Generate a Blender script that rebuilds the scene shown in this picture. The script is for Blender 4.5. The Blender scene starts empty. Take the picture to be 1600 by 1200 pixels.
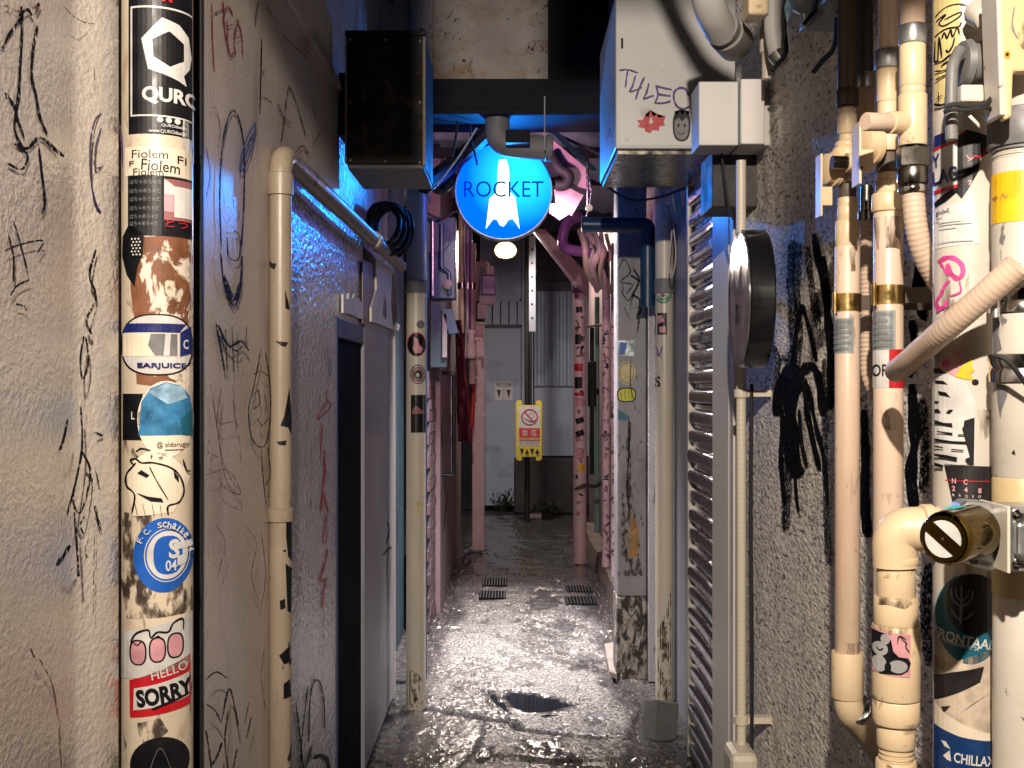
import bpy, bmesh, math, random
from mathutils import Vector, Matrix, noise
random.seed(7)
SC = bpy.context.scene
COL = SC.collection
V = Vector
F = 1800.0      # focal length of the photograph in its own pixels (1600 wide)
CZ = 1.5        # eye height

# ---------------------------------------------------------------- camera, sky, lamps, exposure
cam_d = bpy.data.cameras.new('camera')
cam_d.sensor_fit = 'HORIZONTAL'
cam_d.sensor_width = 36.0
cam_d.lens = 36.0 * F / 1600.0
cam_d.clip_start = 0.05
cam_d.clip_end = 500
cam = bpy.data.objects.new('camera', cam_d)
cam.location = (0, 0, CZ)
cam.rotation_euler = (math.radians(90), 0, 0)
COL.objects.link(cam)
SC.camera = cam

world = bpy.data.worlds.new('World')
SC.world = world
world.use_nodes = True
wn = world.node_tree
sky = wn.nodes.new('ShaderNodeTexSky')
sky.sky_type = 'NISHITA'
sky.sun_disc = False
sky.sun_elevation = math.radians(-2.0)
sky.sun_rotation = math.radians(140)
bg = wn.nodes['Background']
bg.inputs['Strength'].default_value = 0.06
wn.links.new(sky.outputs[0], bg.inputs[0])

def light(name, kind, loc, energy, col, aim=None, size=0.05, spot=None, blend=0.3):
    d = bpy.data.lights.new(name, kind)
    d.energy = energy
    d.color = col
    if kind != 'SUN':
        d.shadow_soft_size = size
    if spot:
        d.spot_size = math.radians(spot)
        d.spot_blend = blend
    o = bpy.data.objects.new(name, d)
    o.location = loc
    if aim is not None:
        o.rotation_euler = (V(aim) - V(loc)).to_track_quat('-Z', 'Y').to_euler()
    COL.objects.link(o)
    return o

# faint night-sky direction light
moon = light('moon', 'SUN', (0, 0, 20), 0.01, (0.6, 0.72, 1.0), aim=(0.3, 1.2, 0))
moon.data.angle = math.radians(10)
# lamp over the alley mouth, above and just behind the camera
light('alley_mouth_light', 'SPOT', (-0.05, -0.40, 2.70), 465, (1.0, 0.86, 0.72), aim=(0.30, 2.4, 1.62), size=0.025, spot=84, blend=0.9)

SC.view_settings.view_transform = 'Standard'
SC.view_settings.look = 'None'
SC.view_settings.exposure = 0.28
SC.view_settings.gamma = 1.0
SC.view_settings.use_curve_mapping = False
SC.render.engine = 'CYCLES'
SC.cycles.use_denoising = True
SC.cycles.max_bounces = 6
SC.cycles.diffuse_bounces = 3
SC.cycles.glossy_bounces = 3
SC.cycles.transmission_bounces = 3
SC.cycles.sample_clamp_indirect = 4.0
SC.cycles.caustics_reflective = False
SC.cycles.caustics_refractive = False

# ---------------------------------------------------------------- helpers: projection
def P(px, py, Y):
    return V(((px - 800) / F * Y, Y, CZ - (py - 600) / F * Y))
def zat(py, Y):
    return CZ - (py - 600) / F * Y
def xat(px, Y):
    return (px - 800) / F * Y
def onwall(X):
    s = 1 if X < 0 else -1
    def fn(px, py, off):
        Y = X * F / (px - 800)
        return V((X + s * off, Y, zat(py, Y)))
    return fn
def onface(Y):
    return lambda px, py, off: P(px, py, Y - off) 
def oncyl(X, Y, r):
    d = V((-X, -Y)).normalized()
    rg = V((-d.y, d.x))
    c = V((X, Y))
    dep = Y + d.y * r * 0.75
    cx = 800 + X / Y * F
    def fn(px, py, off):
        R = r + off
        u = (px - cx) / F * dep
        u = max(-R * 0.999, min(R * 0.999, u))
        p = c + rg * u + d * math.sqrt(R * R - u * u)
        return V((p.x, p.y, zat(py, dep)))
    return fn

# ---------------------------------------------------------------- helpers: materials
MATS = {}
def mk(name, col, rough=0.5, metal=0.0, spec=0.5, var=0.15, vs=7.0, bump=0.0, bs=90.0, bd=0.003,
       stretch=None, dirt=None, ds=6.0, dth=(0.5, 0.58), dstretch=None, drough=None, emis=None, alpha=None, rvar=0.1, coat=0):
    m = bpy.data.materials.new(name)
    m.use_nodes = True
    nt = m.node_tree
    N, L = nt.nodes, nt.links
    b = N['Principled BSDF']
    if len(col) == 3:
        col = (*col, 1)
    b.inputs['Metallic'].default_value = metal
    b.inputs['Roughness'].default_value = rough
    b.inputs['Specular IOR Level'].default_value = spec
    b.inputs['Coat Weight'].default_value = coat
    geo = N.new('ShaderNodeNewGeometry')
    def noi(scale, st=None, detail=4.0, dist=0.0, rgh=0.55):
        t = N.new('ShaderNodeTexNoise')
        t.inputs['Scale'].default_value = scale
        t.inputs['Detail'].default_value = detail
        t.inputs['Distortion'].default_value = dist
        t.inputs['Roughness'].default_value = rgh
        if st:
            mp = N.new('ShaderNodeMapping')
            mp.inputs['Scale'].default_value = st
            L.new(geo.outputs['Position'], mp.inputs['Vector'])
            L.new(mp.outputs[0], t.inputs['Vector'])
        else:
            L.new(geo.outputs['Position'], t.inputs['Vector'])
        return t
    def rng(src, a, c, o0, o1):
        r = N.new('ShaderNodeMapRange')
        r.inputs[1].default_value = a
        r.inputs[2].default_value = c
        r.inputs[3].default_value = o0
        r.inputs[4].default_value = o1
        L.new(src, r.inputs[0])
        return r.outputs[0]
    def mix(fac, a, c, mode='MIX'):
        x = N.new('ShaderNodeMix')
        x.data_type = 'RGBA'
        x.blend_type = mode
        for sock, val in ((x.inputs[0], fac), (x.inputs[6], a), (x.inputs[7], c)):
            if hasattr(val, 'is_linked'):
                L.new(val, sock)
            else:
                sock.default_value = val
        return x.outputs[2]
    cur = col
    n1 = None
    if var > 0:
        n1 = noi(vs, stretch)
        g = rng(n1.outputs[0], 0.28, 0.72, 1 - var, 1 + var)
        cc = N.new('ShaderNodeCombineColor')
        for i in range(3):
            L.new(g, cc.inputs[i])
        cur = mix(1.0, col, cc.outputs[0], 'MULTIPLY')
        L.new(rng(n1.outputs[0], 0.3, 0.7, max(0.03, rough - rvar), min(1, rough + rvar)), b.inputs['Roughness'])
    if dirt:
        dl = dirt if isinstance(dirt, list) else [(dirt, ds, dth, dstretch)]
        for k, (dc, s_, th, st) in enumerate(dl):
            n2 = noi(s_, st, 6.0, 0.6 + 0.2 * k, 0.62)
            fac = rng(n2.outputs[0], th[0], th[1], 0, 1)
            cur = mix(fac, cur, (*dc, 1))
            if drough is not None and k == 0:
                L.new(rng(n2.outputs[0], th[0], th[1], rough, drough), b.inputs['Roughness'])
    if hasattr(cur, 'is_linked'):
        L.new(cur, b.inputs['Base Color'])
    else:
        b.inputs['Base Color'].default_value = cur
    if bump > 0:
        n3 = noi(bs, stretch, 3.0)
        bp = N.new('ShaderNodeBump')
        bp.inputs['Strength'].default_value = bump
        bp.inputs['Distance'].default_value = bd
        L.new(n3.outputs[0], bp.inputs['Height'])
        L.new(bp.outputs[0], b.inputs['Normal'])
        if coat:
            L.new(bp.outputs[0], b.inputs['Coat Normal'])
            b.inputs['Coat Roughness'].default_value = 0.10
    if emis:
        b.inputs['Emission Color'].default_value = (*emis[:3], 1)
        b.inputs['Emission Strength'].default_value = emis[3]
    if alpha:
        n4 = noi(alpha[0], alpha[3] if len(alpha) > 3 else None, 5.0)
        L.new(rng(n4.outputs[0], alpha[1], alpha[2], 0, 1), b.inputs['Alpha'])
    MATS[name] = m
    return m
def flat(name, col, rough=0.45, **k):
    k.setdefault('bump', 0.25); k.setdefault('bs', 45); k.setdefault('bd', 0.0012)
    return mk(name, col, rough, var=k.pop('var', 0.2), vs=k.pop('vs', 22), **k)

# ---------------------------------------------------------------- helpers: meshes and objects
ORG = {}
def bez(pts, rad, n=6):
    """round the corners of a polyline"""
    pts = [V(p) for p in pts]
    out = [pts[0]]
    for i in range(1, len(pts) - 1):
        a, b, c = pts[i - 1], pts[i], pts[i + 1]
        r = min(rad, (b - a).length * 0.49, (c - b).length * 0.49)
        p0 = b + (a - b).normalized() * r
        p1 = b + (c - b).normalized() * r
        for k in range(n + 1):
            t = k / n
            out.append(p0 * (1 - t) ** 2 + b * 2 * t * (1 - t) + p1 * t * t)
    out.append(pts[-1])
    return out
def crom(pts, n=6):
    pts = [V(p) for p in pts]
    if len(pts) < 3:
        return pts
    q = [pts[0] * 2 - pts[1]] + pts + [pts[-1] * 2 - pts[-2]]
    out = []
    for i in range(1, len(q) - 2):
        a, b, c, d = q[i - 1:i + 3]
        for k in range(n):
            t = k / n
            out.append(0.5 * ((2 * b) + (c - a) * t + (2 * a - 5 * b + 4 * c - d) * t * t + (3 * b - a - 3 * c + d) * t ** 3))
    out.append(pts[-1])
    return out
class MB:
    def __init__(s):
        s.v, s.f, s.m = [], [], []
    def add(s, vs, fs, mi=0):
        o = len(s.v)
        s.v += [V(x) for x in vs]
        s.f += [tuple(o + i for i in f) for f in fs]
        s.m += [mi] * len(fs)
        return s
    def box(s, a, b, mi=0, rot=None):
        (x0, y0, z0), (x1, y1, z1) = a, b
        vs = [V((x, y, z)) for x in (x0, x1) for y in (y0, y1) for z in (z0, z1)]
        if rot is not None:
            c = (V(a) + V(b)) / 2
            vs = [c + rot @ (v - c) for v in vs]
        return s.add(vs, [(0, 1, 3, 2), (4, 6, 7, 5), (0, 4, 5, 1), (2, 3, 7, 6), (0, 2, 6, 4), (1, 5, 7, 3)], mi)
    def tube(s, path, r, n=14, cap=True, mi=0):
        path = [V(p) for p in path]
        k = len(path)
        rs = r if isinstance(r, (list, tuple)) else [r] * k
        T = []
        for i in range(k):
            T.append((path[min(i + 1, k - 1)] - path[max(i - 1, 0)]).normalized())
        up = V((0, 0, 1)) if abs(T[0].z) < 0.9 else V((0, 1, 0))
        nrm = (up - T[0] * up.dot(T[0])).normalized()
        vs, fs = [], []
        for i in range(k):
            nrm = (nrm - T[i] * nrm.dot(T[i])).normalized()
            bn = T[i].cross(nrm)
            for j in range(n):
                a = 2 * math.pi * j / n
                vs.append(path[i] + (nrm * math.cos(a) + bn * math.sin(a)) * rs[i])
        for i in range(k - 1):
            for j in range(n):
                fs.append((i * n + j, i * n + (j + 1) % n, (i + 1) * n + (j + 1) % n, (i + 1) * n + j))
        if cap:
            fs.append(tuple(range(n))[::-1])
            fs.append(tuple((k - 1) * n + j for j in range(n)))
        return s.add(vs, fs, mi)
    def lathe(s, base, axis, prof, n=24, mi=0):
        """prof: (distance along axis, radius)"""
        ax = V(axis).normalized()
        up = V((0, 0, 1)) if abs(ax.z) < 0.9 else V((0, 1, 0))
        a1 = (up - ax * up.dot(ax)).normalized()
        a2 = ax.cross(a1)
        vs, fs = [], []
        for t, r in prof:
            for j in range(n):
                a = 2 * math.pi * j / n
                vs.append(V(base) + ax * t + (a1 * math.cos(a) + a2 * math.sin(a)) * max(r, 1e-5))
        for i in range(len(prof) - 1):
            for j in range(n):
                fs.append((i * n + j, i * n + (j + 1) % n, (i + 1) * n + (j + 1) % n, (i + 1) * n + j))
        fs.append(tuple(range(n))[::-1])
        fs.append(tuple((len(prof) - 1) * n + j for j in range(n)))
        return s.add(vs, fs, mi)
    def prism(s, poly, vec, mi=0):
        poly = [V(p) for p in poly]
        n = len(poly)
        vs = poly + [p + V(vec) for p in poly]
        fs = [tuple(range(n))[::-1], tuple(range(n, 2 * n))] + [(i, (i + 1) % n, n + (i + 1) % n, n + i) for i in range(n)]
        return s.add(vs, fs, mi)
    def strip(s, prof, z0, z1, mi=0):
        """vertical sheet through plan points"""
        vs = [V((x, y, z)) for z in (z0, z1) for x, y in prof]
        n = len(prof)
        return s.add(vs, [(i, i + 1, n + i + 1, n + i) for i in range(n - 1)], mi)
    def build(s, name, mat, parent=None, smooth=40, bevel=0, seg=2, kind=None):
        me = bpy.data.meshes.new(name)
        me.from_pydata(s.v, [], s.f)
        mats = mat if isinstance(mat, (list, tuple)) else [mat]
        for m in mats:
            me.materials.append(MATS[m] if isinstance(m, str) else m)
        if len(mats) > 1:
            me.polygons.foreach_set('material_index', s.m)
        bm = bmesh.new()
        bm.from_mesh(me)
        bmesh.ops.recalc_face_normals(bm, faces=bm.faces)
        bm.to_mesh(me)
        bm.free()
        if smooth:
            me.polygons.foreach_set('use_smooth', [True] * len(me.polygons))
            me.set_sharp_from_angle(angle=math.radians(smooth))
        me.update()
        return link(name, me, parent, bevel, seg, kind)
def link(name, me, parent=None, bevel=0, seg=2, kind=None):
    o = bpy.data.objects.new(name, me)
    COL.objects.link(o)
    if parent is not None:
        o.parent = parent
        o.matrix_parent_inverse = Matrix.Translation(-V(parent.get('_o', (0, 0, 0)))) if '_o' in parent else Matrix()
    if bevel:
        md = o.modifiers.new('bevel', 'BEVEL')
        md.width = bevel
        md.segments = seg
        md.limit_method = 'ANGLE'
        md.angle_limit = math.radians(40)
    if kind:
        o['kind'] = kind
    return o
def tag(o, label, cat, group=None, kind=None):
    o['label'] = label
    o['category'] = cat
    if group:
        o['group'] = group
    if kind:
        o['kind'] = kind
    return o
THINGS = []
def thing(name, label, cat, loc=(0, 0, 0), group=None):
    o = bpy.data.objects.new(name, None)
    COL.objects.link(o)
    o.location = loc
    o.empty_display_size = 0.1
    o['_o'] = tuple(loc)
    THINGS.append(o)
    return tag(o, label, cat, group)

# text and decals: flat print built as thin sheets on the surface that carries it
TXT = {}
def text_mesh(s, bold=0.0):
    k = (s, bold)
    if k in TXT:
        return TXT[k]
    cu = bpy.data.curves.new('lettering', 'FONT')
    cu.body = s
    cu.offset = bold
    cu.resolution_u = 3
    o = bpy.data.objects.new('lettering', cu)
    COL.objects.link(o)
    dg = bpy.context.evaluated_depsgraph_get()
    ev = o.evaluated_get(dg)
    me = ev.to_mesh()
    vs = [(v.co.x, v.co.y) for v in me.vertices]
    fs = [tuple(p.vertices) for p in me.polygons]
    ev.to_mesh_clear()
    bpy.data.objects.remove(o)
    bpy.data.curves.remove(cu)
    xs = [v[0] for v in vs] or [0]
    ys = [v[1] for v in vs] or [0]
    x0, x1, y0, y1 = min(xs), max(xs), min(ys), max(ys)
    w, h = max(x1 - x0, 1e-6), max(y1 - y0, 1e-6)
    vs = [((x - x0) / w, 1 - (y - y0) / h) for x, y in vs]
    TXT[k] = (vs, fs)
    return TXT[k]
def rot2(p, c, a):
    ca, sa = math.cos(a), math.sin(a)
    x, y = p[0] - c[0], p[1] - c[1]
    return (c[0] + x * ca - y * sa, c[1] + x * sa + y * ca)
def shape2d(it):
    """returns vertices (x, y) and faces in photograph-pixel units"""
    k = it[0]
    if k == 'poly':
        return list(it[1]), [tuple(range(len(it[1])))]
    if k == 'rect':
        x0, y0, x1, y1 = it[1]
        return [(x0, y0), (x1, y0), (x1, y1), (x0, y1)], [(0, 1, 2, 3)]
    if k == 'ell':
        cx, cy, rx, ry = it[1][:4]
        pw = it[3] if len(it) > 3 else (it[1][4] if len(it[1]) > 4 else 2.0)
        vs = []
        for j in range(40):
            a = 2 * math.pi * j / 40
            c, s_ = math.cos(a), math.sin(a)
            vs.append((cx + rx * math.copysign(abs(c) ** (2 / pw), c), cy + ry * math.copysign(abs(s_) ** (2 / pw), s_)))
        return vs, [tuple(range(40))]
    if k == 'ring':
        cx, cy, rx, ry, w = it[1]
        vs = []
        for j in range(40):
            a = 2 * math.pi * j / 40
            vs.append((cx + rx * math.cos(a), cy + ry * math.sin(a)))
            vs.append((cx + (rx - w) * math.cos(a), cy + (ry - w) * math.sin(a)))
        return vs, [(2 * j, (2 * j + 2) % 80, (2 * j + 3) % 80, 2 * j + 1) for j in range(40)]
    if k == 't':
        x0, y0, x1, y1 = it[3]
        bold = it[4] if len(it) > 4 else 0.0
        ang = math.radians(it[5]) if len(it) > 5 else 0.0
        vs, fs = text_mesh(it[1], bold)
        c = ((x0 + x1) / 2, (y0 + y1) / 2)
        return [rot2((x0 + x * (x1 - x0), y0 + y * (y1 - y0)), c, ang) for x, y in vs], fs
    if k == 's':
        pts = [V((x, y, 0)) for x, y in it[1]]
        w = it[3]
        pts = crom(pts, 5) if (len(it) < 5) else pts
        vs, fs = [], []
        n = len(pts)
        ph = random.random() * 50
        for i in range(n):
            t = (pts[min(i + 1, n - 1)] - pts[max(i - 1, 0)])
            t = t.normalized() if t.length > 0 else V((1, 0, 0))
            ww = w * 0.5 * (0.8 + 0.4 * noise.noise(V((i * 0.35 + ph, 0, 0)))) * (0.55 if i in (0, n - 1) else 1)
            vs += [(pts[i].x - t.y * ww, pts[i].y + t.x * ww), (pts[i].x + t.y * ww, pts[i].y - t.x * ww)]
        fs = [(2 * i, 2 * i + 1, 2 * i + 3, 2 * i + 2) for i in range(n - 1)]
        return vs, fs
def decal(parent, name, fn, items, base=0.0008, step=0.00035, cell=None, label=None):
    """items: (kind, geometry, material, ...) ; text: ('t', string, material, rect, bold, rot)"""
    mats, mb = [], MB()
    for i, it in enumerate(items):
        m = it[2]
        if m not in mats:
            mats.append(m)
        vs, fs = shape2d(it)
        bm = bmesh.new()
        bv = [bm.verts.new((x, y, 0)) for x, y in vs]
        for f in fs:
            try:
                bm.faces.new([bv[j] for j in f])
            except ValueError:
                pass
        bmesh.ops.triangulate(bm, faces=[f for f in bm.faces if len(f.verts) > 4])
        if cell and bm.verts:
            xs = [v.co.x for v in bm.verts]
            x = math.floor(min(xs) / cell) * cell + cell
            while x < max(xs):
                bmesh.ops.bisect_plane(bm, geom=bm.verts[:] + bm.edges[:] + bm.faces[:], plane_co=(x, 0, 0), plane_no=(1, 0, 0))
                x += cell
        bm.verts.index_update()
        off = base + step * i
        mb.add([fn(v.co.x, v.co.y, off) for v in bm.verts], [tuple(v.index for v in f.verts) for f in bm.faces], mats.index(m))
        bm.free()
    me = bpy.data.meshes.new(name)
    me.from_pydata(mb.v, [], mb.f)
    for m in mats:
        me.materials.append(MATS[m])
    me.polygons.foreach_set('material_index', mb.m)
    me.update()
    o = link(name, me, parent)
    if label:
        o['label'] = label
    return o

def each(parent, name, fn, items, **k):
    for it in items:
        decal(parent, name, fn, [it], **k)

def ribbed(path, r, pitch, depth):
    """densify a path and give an alternating radius (corrugated hose)"""
    path = [V(p) for p in path]
    out, rs, acc = [], [], 0.0
    step = pitch / 4
    ph = 0
    for i in range(len(path) - 1):
        a, b = path[i], path[i + 1]
        L_ = (b - a).length
        k = max(1, int(round(L_ / step)))
        for j in range(k):
            out.append(a.lerp(b, j / k))
            rs.append(r - depth * (0.5 + 0.5 * math.cos(ph * math.pi / 2)))
            ph += 1
    out.append(path[-1])
    rs.append(r)
    return out, rs
# ---------------------------------------------------------------- materials
mk('plaster_near', (0.54, 0.48, 0.425), 0.17, var=0.12, vs=3, bump=1.0, bs=130, bd=0.0030, stretch=(1, 0.7, 0.8), spec=0.7, coat=0.9,
   dirt=[((0.22, 0.16, 0.12), 2.2, (0.60, 0.85), (1, 1, 0.35))])
mk('plaster_mid', (0.55, 0.48, 0.43), 0.36, var=0.18, vs=2.5, bump=0.6, bs=120, bd=0.002,
   dirt=[((0.20, 0.13, 0.11), 3.0, (0.56, 0.80), (1, 1, 0.3)), ((0.10, 0.07, 0.06), 14, (0.66, 0.78), None)])
mk('plaster_glitter', (0.50, 0.48, 0.50), 0.22, var=0.2, vs=5, bump=1.0, bs=150, bd=0.008, stretch=(1, 0.2, 0.45), spec=0.7, coat=0.6,
   dirt=[((0.12, 0.11, 0.12), 18, (0.60, 0.70), (1, 1, 0.25))])
mk('plaster_dark', (0.16, 0.14, 0.14), 0.7, var=0.4, vs=6, bump=0.4, bs=50, bd=0.004, dirt=((0.03, 0.03, 0.035)), ds=9, dth=(0.5, 0.65))
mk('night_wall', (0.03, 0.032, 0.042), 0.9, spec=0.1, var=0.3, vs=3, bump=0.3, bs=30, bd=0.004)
mk('teal_wall', (0.02, 0.045, 0.065), 0.55, var=0.2, vs=4, bump=0.1, bs=40)
mk('stucco', (0.82, 0.76, 0.69), 0.6, var=0.3, vs=120, bump=1.0, bs=150, bd=0.009, stretch=(1, 0.3, 0.7), spec=0.5,
   dirt=[((0.22, 0.18, 0.15), 2.4, (0.58, 0.82), (1, 1, 0.25)), ((0.13, 0.11, 0.10), 130, (0.55, 0.62), (1, 0.3, 0.7))])
mk('grey_panel', (0.29, 0.29, 0.34), 0.38, var=0.14, vs=3, stretch=(1, 1, 0.25), bump=0.15, bs=30,
   dirt=((0.17, 0.16, 0.19)), ds=4, dth=(0.55, 0.85), dstretch=(1, 2, 0.2))
mk('white_paint', (0.66, 0.63, 0.60), 0.4, var=0.15, vs=8, bump=0.2, bs=60, dirt=((0.30, 0.26, 0.25)), ds=6, dth=(0.55, 0.8))
mk('blue_trim', (0.035, 0.05, 0.13), 0.5, var=0.2)
mk('opening_shade', (0.006, 0.006, 0.009), 0.9, spec=0.05, var=0.3)  # near-black colour paints in the shade inside openings
mk('pipe_cream', (0.62, 0.56, 0.45), 0.35, var=0.10, vs=6, stretch=(1, 1, 0.3), bump=0.1, bs=40,
   dirt=[((0.40, 0.30, 0.18), 5, (0.60, 0.85), (1, 1, 0.4)), ((0.10, 0.07, 0.05), 30, (0.70, 0.76), (1, 1, 0.5))])
mk('pipe_sticker_col', (0.55, 0.47, 0.36), 0.4, var=0.16, vs=9, bump=0.2, bs=50,
   dirt=[((0.30, 0.17, 0.08), 9, (0.58, 0.72), (1, 1, 0.6)), ((0.07, 0.045, 0.035), 26, (0.62, 0.70), (1, 1, 0.6))])
mk('pipe_peeling', (0.29, 0.235, 0.175), 0.42, var=0.12, vs=6, stretch=(1, 1, 0.4), bump=0.2, bs=40,
   dirt=[((0.16, 0.12, 0.085), 6, (0.48, 0.75), (1, 1, 0.35)), ((0.015, 0.013, 0.013), 11, (0.635, 0.645), (1.6, 1.6, 0.9))])
mk('strip_paint', (0.20, 0.22, 0.27), 0.5, var=0.1)
mk('pipe_beige', (0.64, 0.50, 0.32), 0.38, var=0.06, vs=5, bump=0.07, bs=60, spec=0.5,
   dirt=[((0.44, 0.29, 0.14), 9, (0.50, 0.74), (1, 1, 0.5)), ((0.22, 0.13, 0.07), 40, (0.64, 0.72), None), ((0.14, 0.10, 0.07), 5, (0.66, 0.80), (1, 1, 0.25))])
mk('pipe_pinkbeige', (0.64, 0.49, 0.375), 0.36, var=0.06, vs=5, bump=0.05, bs=50,
   dirt=[((0.42, 0.28, 0.18), 7, (0.50, 0.78), (1, 1, 0.15)), ((0.22, 0.14, 0.09), 55, (0.65, 0.72), (1, 1, 0.7)), ((0.20, 0.14, 0.10), 16, (0.66, 0.78), (1.5, 1.5, 0.12))])
mk('pipe_white_big', (0.50, 0.46, 0.40), 0.4, var=0.1, vs=7, bump=0.15, bs=40,
   dirt=[((0.42, 0.34, 0.24), 10, (0.60, 0.75), (1, 1, 0.5)), ((0.12, 0.09, 0.08), 34, (0.68, 0.73), None)])
mk('pipe_flaking', (0.50, 0.46, 0.40), 0.45, var=0.1, vs=8, bump=0.3, bs=40,
   dirt=[((0.16, 0.155, 0.15), 16, (0.60, 0.615), (1, 1, 0.6)), ((0.30, 0.12, 0.05), 13, (0.68, 0.72), None)])
mk('pipe_yellowed', (0.50, 0.39, 0.21), 0.45, var=0.12, vs=10, bump=0.2, bs=50, dirt=((0.45, 0.30, 0.12)), ds=40, dth=(0.64, 0.72))
mk('pipe_pink', (0.62, 0.46, 0.45), 0.45, var=0.14, vs=5, bump=0.1, dirt=((0.30, 0.17, 0.18)), ds=5, dth=(0.58, 0.8), dstretch=(1, 1, 0.3))
mk('pipe_pink_marked', (0.66, 0.50, 0.51), 0.45, var=0.14, vs=5, dirt=[((0.05, 0.04, 0.05), 13, (0.60, 0.63), (1, 1, 1.0))])
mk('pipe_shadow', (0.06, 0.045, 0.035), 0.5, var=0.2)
mk('pipe_purple', (0.13, 0.05, 0.15), 0.3, var=0.2)
mk('pipe_teal', (0.012, 0.045, 0.10), 0.35, var=0.15)
mk('pipe_grey', (0.48, 0.47, 0.45), 0.45, var=0.12, vs=8, dirt=((0.16, 0.15, 0.14)), ds=18, dth=(0.64, 0.72))
mk('pipe_dirtygrey', (0.20, 0.19, 0.18), 0.6, var=0.2, vs=12)
mk('hose', (0.54, 0.41, 0.31), 0.5, var=0.08, vs=8, dirt=((0.40, 0.27, 0.18)), ds=14, dth=(0.62, 0.8))
mk('galvanised', (0.44, 0.46, 0.46), 0.38, metal=0.9, var=0.16, vs=30, bump=0.1, bs=60)
mk('chrome', (0.55, 0.55, 0.55), 0.16, metal=1.0, var=0.15, vs=20)
mk('steel_dark', (0.17, 0.16, 0.14), 0.24, metal=1.0, var=0.2, vs=30)
mk('brass', (0.60, 0.43, 0.17), 0.25, metal=1.0, var=0.15, vs=40)
mk('bronze', (0.13, 0.085, 0.02), 0.14, metal=1.0, var=0.15, vs=20)
mk('rubber_grey', (0.13, 0.13, 0.13), 0.5, var=0.2, vs=30, bump=0.1)
mk('iron_brown', (0.07, 0.05, 0.035), 0.6, var=0.3, vs=40)
mk('cabinet_grey', (0.60, 0.60, 0.59), 0.42, var=0.06, vs=3, bump=0.04, bs=30, dirt=((0.28, 0.26, 0.25)), ds=5, dth=(0.62, 0.9), dstretch=(1, 1, 0.3))
mk('cabinet_light', (0.70, 0.68, 0.65), 0.45, var=0.05, vs=4)
mk('aluminium', (0.55, 0.52, 0.48), 0.42, metal=0.35, var=0.08, vs=4, stretch=(1, 1, 0.2))
mk('jamb_paint', (0.78, 0.75, 0.70), 0.4, var=0.07, vs=4, stretch=(1, 1, 0.2))
mk('shutter_metal', (0.33, 0.345, 0.39), 0.2, metal=0.95, var=0.2, vs=12, stretch=(1, 1, 1), bump=0.03, bs=25,
   dirt=((0.10, 0.095, 0.09)), ds=9, dth=(0.55, 0.75), dstretch=(1, 1, 2), drough=0.6)
mk('duct_black', (0.008, 0.008, 0.010), 0.6, var=0.3, vs=9, bump=0.3, bs=40, dirt=[((0.07, 0.055, 0.05), 6, (0.52, 0.70), None), ((0.12, 0.05, 0.03), 22, (0.66, 0.72), None)])
mk('duct_edge', (0.42, 0.34, 0.27), 0.6, var=0.3, vs=40)
mk('beam_dark', (0.012, 0.013, 0.017), 0.7, spec=0.15, var=0.3, vs=5, bump=0.2)
mk('rusty_panel', (0.40, 0.36, 0.32), 0.6, spec=0.2, var=0.25, vs=4, bump=0.25, bs=40,
   dirt=[((0.28, 0.17, 0.08), 3.6, (0.48, 0.70), (1, 1, 1.6)), ((0.06, 0.045, 0.04), 9, (0.62, 0.74), None), ((0.02, 0.015, 0.014), 24, (0.62, 0.67), None)])
mk('cable', (0.010, 0.010, 0.012), 0.7, var=0.2)
mk('cable_pale', (0.45, 0.42, 0.38), 0.45, var=0.2)
mk('gloss_disc', (0.50, 0.52, 0.54), 0.12, metal=0.85, var=0.08, vs=10)
mk('black_gloss', (0.008, 0.008, 0.010), 0.22, var=0.2, coat=0.3)
mk('far_metal', (0.35, 0.42, 0.55), 0.5, metal=0.0, var=0.1, vs=2, stretch=(1, 1, 0.3), dirt=((0.14, 0.15, 0.18)), ds=2.5, dth=(0.58, 0.85))
mk('far_siding', (0.075, 0.08, 0.105), 0.6, var=0.2, vs=3)
mk('far_concrete', (0.045, 0.042, 0.045), 0.8, var=0.4, vs=5, bump=0.4, bs=20, bd=0.01)
mk('pink_wall', (0.20, 0.14, 0.15), 0.6, var=0.2, vs=3, bump=0.25, bs=40, dirt=((0.20, 0.10, 0.12)), ds=4, dth=(0.55, 0.75), dstretch=(1, 1, 0.4))
mk('pink_board', (0.80, 0.55, 0.60), 0.55, var=0.2, vs=5, dirt=((0.18, 0.10, 0.12)), ds=7, dth=(0.60, 0.72))
mk('mauve_board', (0.34, 0.22, 0.25), 0.6, spec=0.2, var=0.25, vs=7, dirt=((0.08, 0.05, 0.06)), ds=9, dth=(0.56, 0.70))
mk('brown_board', (0.34, 0.23, 0.20), 0.6, var=0.2, vs=5)
mk('pale_edge', (0.62, 0.55, 0.50), 0.5, var=0.15)
mk('brick', (0.10, 0.055, 0.065), 0.75, var=0.35, vs=9, bump=0.4, bs=60)
mk('mortar', (0.11, 0.09, 0.10), 0.85, var=0.2, vs=20)
mk('pillar_paint', (0.25, 0.245, 0.25), 0.5, var=0.14, vs=4, bump=0.3, bs=40,
   dirt=[((0.22, 0.19, 0.18), 6, (0.55, 0.72), (1, 1, 0.35)), ((0.04, 0.03, 0.028), 22, (0.60, 0.68), (1.4, 1.4, 0.5)), ((0.10, 0.08, 0.07), 3, (0.50, 0.75), (1, 1, 0.5))])
mk('pillar_rot', (0.42, 0.38, 0.34), 0.6, var=0.2, vs=6, bump=0.5, bs=40,
   dirt=[((0.028, 0.022, 0.02), 24, (0.42, 0.54), (1.3, 1.3, 0.6)), ((0.30, 0.15, 0.04), 5, (0.66, 0.72), None)])
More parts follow.
